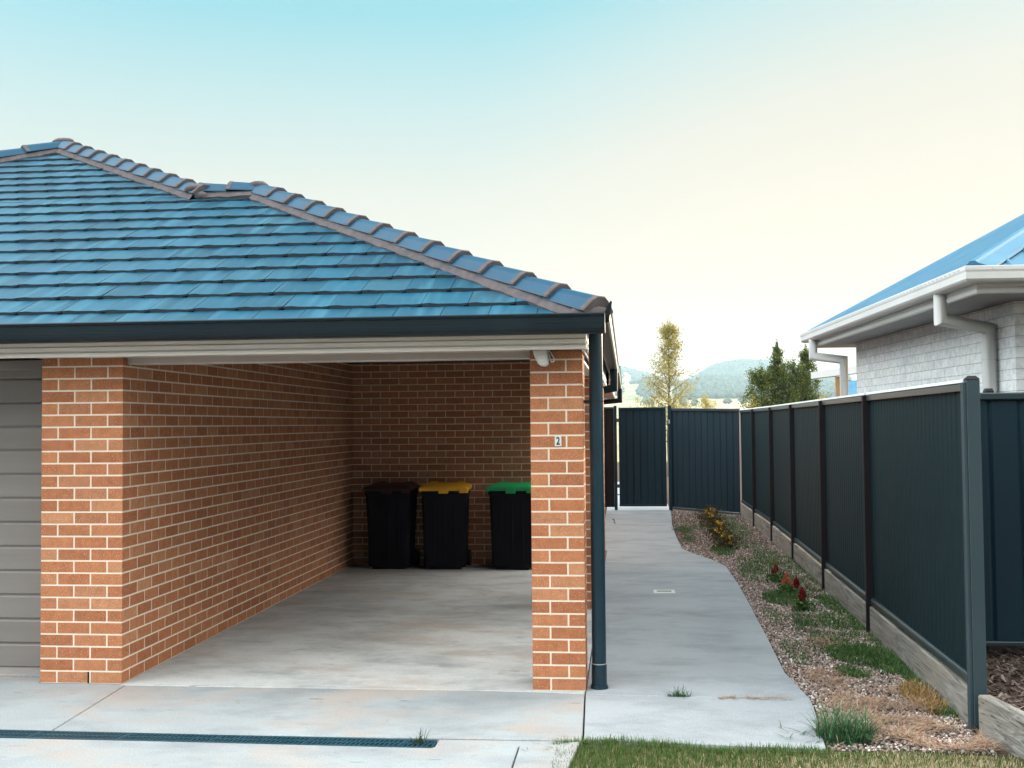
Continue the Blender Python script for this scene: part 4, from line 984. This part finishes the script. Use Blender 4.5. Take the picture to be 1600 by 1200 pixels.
# ------------------------------------------------------------------ leafy things
def leaves(C_, size, asp=.5, droop=0., rs=None):
    """one folded quad per centre"""
    n = len(C_); d = rng.normal(0,1,(n,3)); d[:,2] -= droop; d /= np.linalg.norm(d,axis=1)[:,None]
    t = rng.normal(0,1,(n,3)); s_ = np.cross(d,t); s_ /= np.linalg.norm(s_,axis=1)[:,None]
    l = size*rng.uniform(.6,1.25,n)[:,None]; w_ = l*asp
    V = np.stack([C_-d*l/2, C_+s_*w_/2, C_+d*l/2, C_-s_*w_/2],1)
    F = (np.array([(0,1,2),(0,2,3)])[None]+4*np.arange(n)[:,None,None]).reshape(-1,3)
    return V.reshape(-1,3), F
def branches(name, parent, m, base, height, lean, nb, r0, rad, lift=.6, zstart=.15):
    b = MB(); pts = []; n = 8
    for i in range(n+1):
        t = i/n; pts.append((base[0]+lean[0]*t+random.uniform(-.02,.02)*(i>0), base[1]+lean[1]*t, base[2]+height*t))
    b.tube(pts, [r0*(1-.93*i/n) for i in range(n+1)], 9)
    ends = []
    for k in range(nb):
        t = zstart+(1-zstart)*(k+.5)/nb; a = k*2.4+random.uniform(-.4,.4); L_ = rad(t)*random.uniform(.7,1.05)
        p = Vector(base)+Vector((lean[0]*t,lean[1]*t,height*t)); q = []
        for j in range(5):
            s_ = j/4; q.append(p+Vector((math.cos(a)*L_*s_, math.sin(a)*L_*s_, L_*lift*s_**1.3)))
        b.tube([tuple(x) for x in q], [max(.004,r0*.38*(1-t*.6)*(1-.85*j/4)) for j in range(5)], 6)
        ends.append((q, t))
    b.build('trunk', M['bark'], parent); return ends
def tree(name, label, cat, base, height, rad, nb, m, nleaf, lsize, r0=.05, lean=(0,0), asp=.5, clus=.16, lift=.6, group=None, zstart=.12, droop=.3):
    t = thing(name, label, cat, base, group)
    ends = branches('trunk', t, m, base, height, lean, nb, r0, rad, lift, zstart)
    C_ = []; per = nleaf//(len(ends)*3)
    for q, tt in ends:
        for s_ in (1.6,2.6,3.6):
            i = int(s_); p = q[i].lerp(q[min(4,i+1)], s_-i)
            if random.random() < .20: continue
            kk = int(per*random.uniform(.5,1.5)); cs = clus*(.6+.6*(1-tt))*random.uniform(.7,1.2)
            C_.append(np.array(p)[None]+rng.normal(0,1,(kk,3))*np.array([cs,cs,cs*.85]))
    top = np.array([base[0]+lean[0],base[1]+lean[1],base[2]+height])
    C_.append(top[None]+rng.normal(0,1,(per*2,3))*np.array([clus*.25,clus*.25,clus*1.3]))
    C_ = np.concatenate(C_); V, F = leaves(C_, lsize, asp, droop)
    fastmesh('crown', V, F, M[m], t); return t
tree('slender_tree', 'tall slender tree with sparse yellow-green leaves beyond the gate', 'tree', (4.86,30,-.05), 4.95, lambda t: (1.2 if t < .66 else .85)*(1-t)**.45*random.uniform(.7,1.1)+.10, 62, 'birch', 11500, .075, .06, (.10,0), clus=.17, lift=.75, zstart=.25)
tree('conifer_shrub', 'tallest pointed dark green shrub rising behind the long fence', 'shrub', (7.80,25,0), 3.85, lambda t: .85*(1-t)**.95+.05, 60, 'conif', 15000, .06, .05, (.02,0), clus=.085, lift=1.1, zstart=.15, droop=-.6)
tree('conifer_shrub', 'rounded green shrub with yellow-lit edges at the left of the dark shrubs', 'shrub', (7.28,24.4,0), 3.08, lambda t: .78*(1-t)**.5+.14, 50, 'conif', 20000, .055, .05, (.02,0), clus=.12, lift=.8, zstart=.2, droop=-.5)
tree('conifer_shrub', 'dense dark shrub standing closest to the white downpipe beyond the fence', 'shrub', (8.62,25,0), 3.72, lambda t: .80*(1-t)**.85+.08, 54, 'conif', 15000, .06, .05, (.0,0), clus=.095, lift=1.0, zstart=.15, droop=-.6)
tree('conifer_shrub', 'middle green shrub filling the gap between the two pointed shrubs', 'shrub', (8.22,24.6,0), 3.25, lambda t: .62*(1-t)**.4+.12, 42, 'conif', 15000, .055, .05, (.0,0), clus=.13, lift=.8, zstart=.2, droop=-.5)
tree('leafy_bush', 'small golden bush at the foot of the dark shrubs, left end', 'bush', (7.02,24.0,0), 2.30, lambda t: .26, 18, 'yellowleaf', 2600, .06, .03, clus=.10, lift=.6, zstart=.3)
tree('leafy_bush', 'small bright yellow bush just showing over the back fence', 'bush', (7.75,52,-.05), 2.85, lambda t: .5, 16, 'yellowleaf', 2200, .10, .05, clus=.2, lift=.6, zstart=.4)
tree('leafy_bush', 'small bright green sapling in front of the patio post', 'bush', (8.55,22.0,0), 2.35, lambda t: .22, 14, 'yellowleaf', 900, .06, .03, clus=.09, lift=.6, zstart=.4)
# flowering plants
def celosia(label, loc, h, plumes, m, group=None):
    t = thing('plume_flower', label, 'flower', loc, group); b = MB()
    for (dx, dy_, hh, r_) in plumes: b.tube([(loc[0],loc[1],loc[2]),(loc[0]+dx*.5,loc[1]+dy_*.5,loc[2]+hh*.55),(loc[0]+dx,loc[1]+dy_,loc[2]+hh)], [.005,.004,.003], 6)
    b.build('stem', M['weed'], t)
    for (dx, dy_, hh, r_) in plumes:
        n = 420; zz = rng.random(n); rr = r_*(np.sin(np.pi*np.clip(zz*.9+.12,0,1))**.7)*rng.random(n)**.4; a = rng.uniform(0,6.28,n)
        C_ = np.stack([loc[0]+dx+rr*np.cos(a)*.9, loc[1]+dy_+rr*np.sin(a)*.9, loc[2]+hh-.01+zz*r_*3.1],1)
        V, F = leaves(C_, .022, .45, -1.2); fastmesh('plume', V, F, M[m], t)
    C_ = np.array(loc)[None]+np.stack([rng.normal(0,.055,150),rng.normal(0,.055,150),rng.uniform(.01,h*.7,150)],1)
    V, F = leaves(C_, .055, .4, .1); fastmesh('leaf_cluster', V, F, M['weed'], t)
celosia('small dull red plume flower, farthest of the red flowers in the gravel', (5.11,5.25,-.02), .12, [(0,0,.12,.030),(-.035,.01,.10,.018)], 'celdk')
celosia('salmon orange plume flower between the dull red and crimson ones', (5.10,4.35,-.02), .15, [(0,0,.13,.034),(-.03,.02,.10,.022),(.05,.0,.09,.02)], 'celor')
celosia('deep crimson plume flower nearest the camera in the gravel bed', (5.10,3.35,-.02), .15, [(0,0,.10,.042),(-.045,.03,.22,.032)], 'celred')
def marigold(label, loc, s, nf):
    t = thing('flowering_plant', label, 'plant', loc, 'dark flowering plants in the bed near the gate')
    C_ = np.array(loc)[None]+np.stack([rng.normal(0,.12*s,420),rng.normal(0,.16*s,420),np.abs(rng.normal(.12,.09,420))*s],1)
    V, F = leaves(C_, .06, .4, 0); fastmesh('foliage', V, F, M['darkleaf'], t)
    b = MB(); b.tube([loc,(loc[0]+.01,loc[1],loc[2]+.2*s)], [.008,.004], 6); b.build('stem', M['bark'], t)
    fl = []
    for i in range(nf):
        c = np.array([loc[0]+rng.normal(0,.08*s), loc[1]+rng.normal(0,.1*s), loc[2]+rng.uniform(.12,.30)*s]); fl.append(c[None]+rng.normal(0,.012,(16,3)))
    V, F = leaves(np.concatenate(fl), .03, .7, 0); fastmesh('blossoms', V, F, M['petal'], t)
marigold('dark bronze plant with bright yellow flowers, nearest of its row', (4.86,8.55,-.02), .62, 7)
marigold('dark bronze plant with a cluster of golden flowers, second of its row from the front', (4.88,9.5,-.02), .62, 9)
marigold('dark bronze plant with small orange flowers in the middle of the row', (4.90,10.6,-.02), .7, 5)
marigold('dark bronze plant with few orange flowers, second of its row from the gate', (4.92,11.8,-.02), .8, 4)
marigold('spreading dark plant with tiny orange flowers, closest of its row to the back fence', (4.93,13.0,-.02), .9, 5)

# ------------------------------------------------------------------ hills
PX = np.array([-400,300,700,860,940,960,980,1010,1040,1070,1090,1110,1130,1160,1180,1200,1225,1260,1300,1350,1400,1700,2200])
PY = np.array([ 612,606,598,588,578,577,580,588,598,603,592,580,573,570,572,572,580,596,606,612,618,622,625])
def px2az(x): return np.arctan((x-977.8)/1728.)
AZK = px2az(PX); ELK = (660-PY)/1728.
def vnoise(x, seed):
    r_ = np.random.default_rng(seed).random(4096); xi = np.floor(x).astype(int); f_ = x-xi; f_ = f_*f_*(3-2*f_); return r_[xi % 4096]*(1-f_)+r_[(xi+1) % 4096]*f_
na, nr_ = 420, 70
az = np.linspace(R(-48), R(48), na); rr = np.concatenate([np.linspace(60,500,12), np.linspace(540,2600,nr_-12)])
def elev(a, r_):
    base = np.interp(r_, [60,200,450,700,900], [-.029,-.002,.011,.016,.0185])
    l2 = .0185+ (.0170*(.75+.5*vnoise(a*40+7,1)))*np.clip((r_-880)/420,0,1)**.8
    top = np.interp(a, AZK, ELK)
    e = np.where(r_ < 900, base, l2)
    l1 = .030 + (top-.030)*np.clip((r_-1500)/420,0,1)**.9
    e = np.where(r_ > 1500, np.where(top > .03, np.maximum(l1,e), np.minimum(e, top+0*e)), np.minimum(e, np.maximum(top,.019)))
    e = np.where(r_ > 1950, e*np.clip(1-(r_-1950)/1200,0,1), e)
    return e
A_, R_ = np.meshgrid(az, rr, indexing='ij')
E_ = elev(A_, R_)
bumps = (vnoise(A_*140+R_*.013,3)-.5)*.0012*(R_ > 880) + (vnoise(A_*33-R_*.006,5)-.5)*.002*(R_ > 800)
Z_ = CAM[2] + R_*(E_+bumps); Z_[:, :2] = np.minimum(Z_[:, :2], -.2)
HS = 2.2; Z_ = CAM[2]+(Z_-CAM[2])*HS
V = np.stack([CAM[0]+HS*R_*np.sin(A_), CAM[1]+HS*R_*np.cos(A_), Z_],2).reshape(-1,3)
i, j = np.meshgrid(np.arange(na-1), np.arange(len(rr)-1), indexing='ij'); q = (i*len(rr)+j).ravel()
o = fastmesh('hills', V, np.stack([q,q+len(rr),q+len(rr)+1,q+1],1), M['land']); o['kind'] = 'structure'
for p in o.data.polygons: p.use_smooth = True
gl = sheet('land', [(-6300,-2950),(6300,-2950),(6300,6300),(-6300,6300)], -.30, M['land'])
# woodland on the hills
def far_trees(n, r0_, r1_, amin, amax, smin, smax, dens=None):
    a = rng.uniform(amin, amax, n); r_ = r0_+(r1_-r0_)*rng.random(n)
    if dens is not None: k = vnoise(a*90+3,11)*vnoise(r_*.02+a*30,12) > dens; a, r_ = a[k], r_[k]
    z = CAM[2]+HS*r_*elev(a, r_); return np.stack([CAM[0]+HS*r_*np.sin(a), CAM[1]+HS*r_*np.cos(a), z],1), rng.uniform(smin,smax,len(a))*HS
fa, fs_ = far_trees(9000, 900, 1500, px2az(900), px2az(1400), 2.0, 4.6, .16)
fb, fs2 = far_trees(6500, 1500, 1960, px2az(900), px2az(1420), 2.5, 5.0, .06)
fc_, fs3 = far_trees(1500, 1880, 1960, px2az(900), px2az(1400), 2.5, 5.5)
fd2, fs4 = far_trees(160, 420, 860, px2az(900), px2az(1400), 1.5, 3.0, .3)
P = np.concatenate([fa,fb,fc_,fd2]); s_ = np.concatenate([fs_,fs2,fs3,fs4]); n = len(P)
base = np.array([(1,0,.2),(.3,.95,.1),(-.8,.6,.2),(-.9,-.5,.1),(.2,-1,.2),(.35,.3,.95),(-.4,.1,1.1),(.1,-.4,.9),(0,0,-.6)], float)
Fb = np.array([(0,1,5),(1,2,6),(1,6,5),(2,3,6),(3,4,7),(3,7,6),(4,0,7),(0,5,7),(5,6,7),(1,0,8),(2,1,8),(3,2,8),(4,3,8),(0,4,8)])
V = base[None]*(1+rng.uniform(-.3,.3,(n,9,3)))*s_[:,None,None]+P[:,None]+np.array([0,0,1.0])[None,None]*(s_*.4)[:,None,None]
o = fastmesh('distant_woodland', V.reshape(-1,3), (Fb[None]+9*np.arange(n)[:,None,None]).reshape(-1,3), M['farwood']); o['kind'] = 'stuff'; o['label'] = 'scattered trees covering the far hills'

# haze
HAZE = .00013
bz = MB(); bz.box(-6400,6400,-3000,6400,-1.5,250)
hm = bpy.data.materials.new('haze'); hm.use_nodes = True; nt = hm.node_tree
for nd in list(nt.nodes): nt.nodes.remove(nd)
out = N(nt, 'ShaderNodeOutputMaterial'); pv = N(nt, 'ShaderNodeVolumePrincipled'); pv.inputs['Color'].default_value = (.62,.84,1.0,1); pv.inputs['Density'].default_value = HAZE; pv.inputs['Anisotropy'].default_value = .3
L(nt, pv.outputs[0], out.inputs['Volume'])
hz = bz.build('haze', hm); hz['kind'] = 'stuff'; hz['label'] = 'pale blue haze softening the far hills'

# ------------------------------------------------------------------ light, sky, camera
SUN_AZ, SUN_EL = R(24), R(8)
w_ = bpy.data.worlds.new('World'); S.world = w_; w_.use_nodes = True; nt = w_.node_tree; bg = nt.nodes['Background']
sk = N(nt, 'ShaderNodeTexSky'); sk.sky_type = 'NISHITA'; sk.sun_disc = False; sk.sun_elevation = SUN_EL; sk.sun_rotation = SUN_AZ
sk.air_density = 1.0; sk.dust_density = 0.6; sk.ozone_density = 1.2; sk.altitude = 200
tc = N(nt, 'ShaderNodeTexCoord'); DV = tc.outputs['Generated']
def vdot(v):
    n = N(nt, 'ShaderNodeVectorMath', operation='DOT_PRODUCT'); L(nt, DV, n.inputs[0]); n.inputs[1].default_value = v; return n.outputs['Value']
zed = vdot((0,0,1)); sunw = vdot((math.sin(R(28)),math.cos(R(28)),.12))
sw = N(nt, 'ShaderNodeMapRange', interpolation_type='SMOOTHSTEP'); L(nt, sunw, sw.inputs[0]); sw.inputs[1].default_value = .80; sw.inputs[2].default_value = 1.0; sw.inputs[4].default_value = .105
te = math_(nt, 'SUBTRACT', zed, sw.outputs[0])
K = 1/.3
def kk(*c): return tuple(x*K for x in c)
# display-referred colours of the sky from the horizon upwards (high dynamic range, x K)
rp = ramp(nt, math_(nt, 'ADD', te, .15), [(0,(1.16,.89,.62)),(.20,(1.12,.95,.72)),(.34,(.93,.91,.78)),(.43,(.63,.86,.855)),(.50,(.36,.79,.88)),(.62,(.34,.72,.86)),(1,(.36,.62,.80))])
skc = N(nt, 'ShaderNodeVectorMath', operation='MULTIPLY'); L(nt, rp, skc.inputs[0]); skc.inputs[1].default_value = (K*1.01,K*1.0,K*1.01)
# thin the texture's own glow into it
nm_ = N(nt, 'ShaderNodeVectorMath', operation='MINIMUM'); L(nt, sk.outputs[0], nm_.inputs[0]); nm_.inputs[1].default_value = kk(.92,.86,.78)
base_ = mix(nt, .95, nm_.outputs[0], skc.outputs[0])
# added sky glow behind the camera, out of view, filling the shaded front
LA, LE = R(178), R(40)
lob = vdot((math.sin(LA)*math.cos(LE), math.cos(LA)*math.cos(LE), math.sin(LE)))
lb = math_(nt, 'POWER', math_(nt, 'MAXIMUM', lob, 0.0), 5.0)
LOBE = 4.0
lc = N(nt, 'ShaderNodeVectorMath', operation='SCALE'); lc.inputs[0].default_value = (K*LOBE,K*LOBE*.97,K*LOBE*.93); # low sky behind the camera dimmed to keep the carport's back wall dark
bk = N(nt, 'ShaderNodeMapRange', interpolation_type='SMOOTHSTEP'); L(nt, vdot((0,-1,-1.15)), bk.inputs[0]); bk.inputs[1].default_value = .05; bk.inputs[2].default_value = .60; bk.inputs[3].default_value = 1; bk.inputs[4].default_value = .03
L(nt, math_(nt, 'MULTIPLY', lb, bk.outputs[0]), lc.inputs['Scale'])
dm = N(nt, 'ShaderNodeVectorMath', operation='SCALE'); L(nt, base_, dm.inputs[0]); L(nt, bk.outputs[0], dm.inputs['Scale'])
LB, LF = R(-100), R(42)  # added fill glow on the left, out of view, brightening the neighbour's wall
lob2 = vdot((math.sin(LB)*math.cos(LF), math.cos(LB)*math.cos(LF), math.sin(LF)))
lb2 = math_(nt, 'POWER', math_(nt, 'MAXIMUM', lob2, 0.0), 7.0)
lc2 = N(nt, 'ShaderNodeVectorMath', operation='SCALE'); lc2.inputs[0].default_value = (K*8.0,K*8.4,K*8.6); L(nt, lb2, lc2.inputs['Scale'])
LC, LG = R(80), R(40)  # added fill glow on the right, out of view, brightening the carport floor
lob3 = vdot((math.sin(LC)*math.cos(LG), math.cos(LC)*math.cos(LG), math.sin(LG)))
lb3 = math_(nt, 'POWER', math_(nt, 'MAXIMUM', lob3, 0.0), 10.0)
lc3 = N(nt, 'ShaderNodeVectorMath', operation='SCALE'); lc3.inputs[0].default_value = (K*10.5,K*9.8,K*9.0); L(nt, lb3, lc3.inputs['Scale'])
sm1 = N(nt, 'ShaderNodeVectorMath', operation='ADD'); L(nt, lc2.outputs[0], sm1.inputs[0]); L(nt, lc3.outputs[0], sm1.inputs[1]); lc2 = sm1
sm0 = N(nt, 'ShaderNodeVectorMath', operation='ADD'); L(nt, dm.outputs[0], sm0.inputs[0]); L(nt, lc2.outputs[0], sm0.inputs[1])
sm = N(nt, 'ShaderNodeVectorMath', operation='ADD'); L(nt, sm0.outputs[0], sm.inputs[0]); L(nt, lc.outputs[0], sm.inputs[1])
L(nt, sm.outputs[0], bg.inputs['Color']); bg.inputs['Strength'].default_value = .15
sun = bpy.data.lights.new('sun', 'SUN'); sun.energy = 3.0; sun.angle = R(.5); sun.color = (1,.80,.58)
so = bpy.data.objects.new('sun', sun); COL.objects.link(so)
sd = Vector((math.sin(SUN_AZ)*math.cos(SUN_EL), math.cos(SUN_AZ)*math.cos(SUN_EL), math.sin(SUN_EL)))
so.rotation_euler = sd.to_track_quat('Z','Y').to_euler()

yaw, pitch, roll, F_ = -.1021, .036, -.0091, 1728.
fw = Vector((math.sin(yaw)*math.cos(pitch), math.cos(yaw)*math.cos(pitch), math.sin(pitch))); r0 = Vector((math.cos(yaw), -math.sin(yaw), 0)); u0 = r0.cross(fw)
Rv = r0*math.cos(roll)+u0*math.sin(roll); Uv = u0*math.cos(roll)-r0*math.sin(roll)
cam = bpy.data.cameras.new('camera'); co = bpy.data.objects.new('camera', cam); COL.objects.link(co)
mw = Matrix((Rv, Uv, -fw)).transposed().to_4x4(); mw.translation = Vector(CAM); co.matrix_world = mw
cam.sensor_width = 36; cam.lens = F_/1600*36; cam.clip_start = .05; cam.clip_end = 20000
S.camera = co
S.view_settings.view_transform = 'Standard'; S.view_settings.look = 'None'; S.view_settings.gamma = 1; S.view_settings.exposure = 0.78
S.cycles.use_denoising = True; S.cycles.max_bounces = 8; S.cycles.diffuse_bounces = 1; S.cycles.volume_bounces = 1; S.cycles.transparent_max_bounces = 8
S.cycles.sample_clamp_indirect = 6
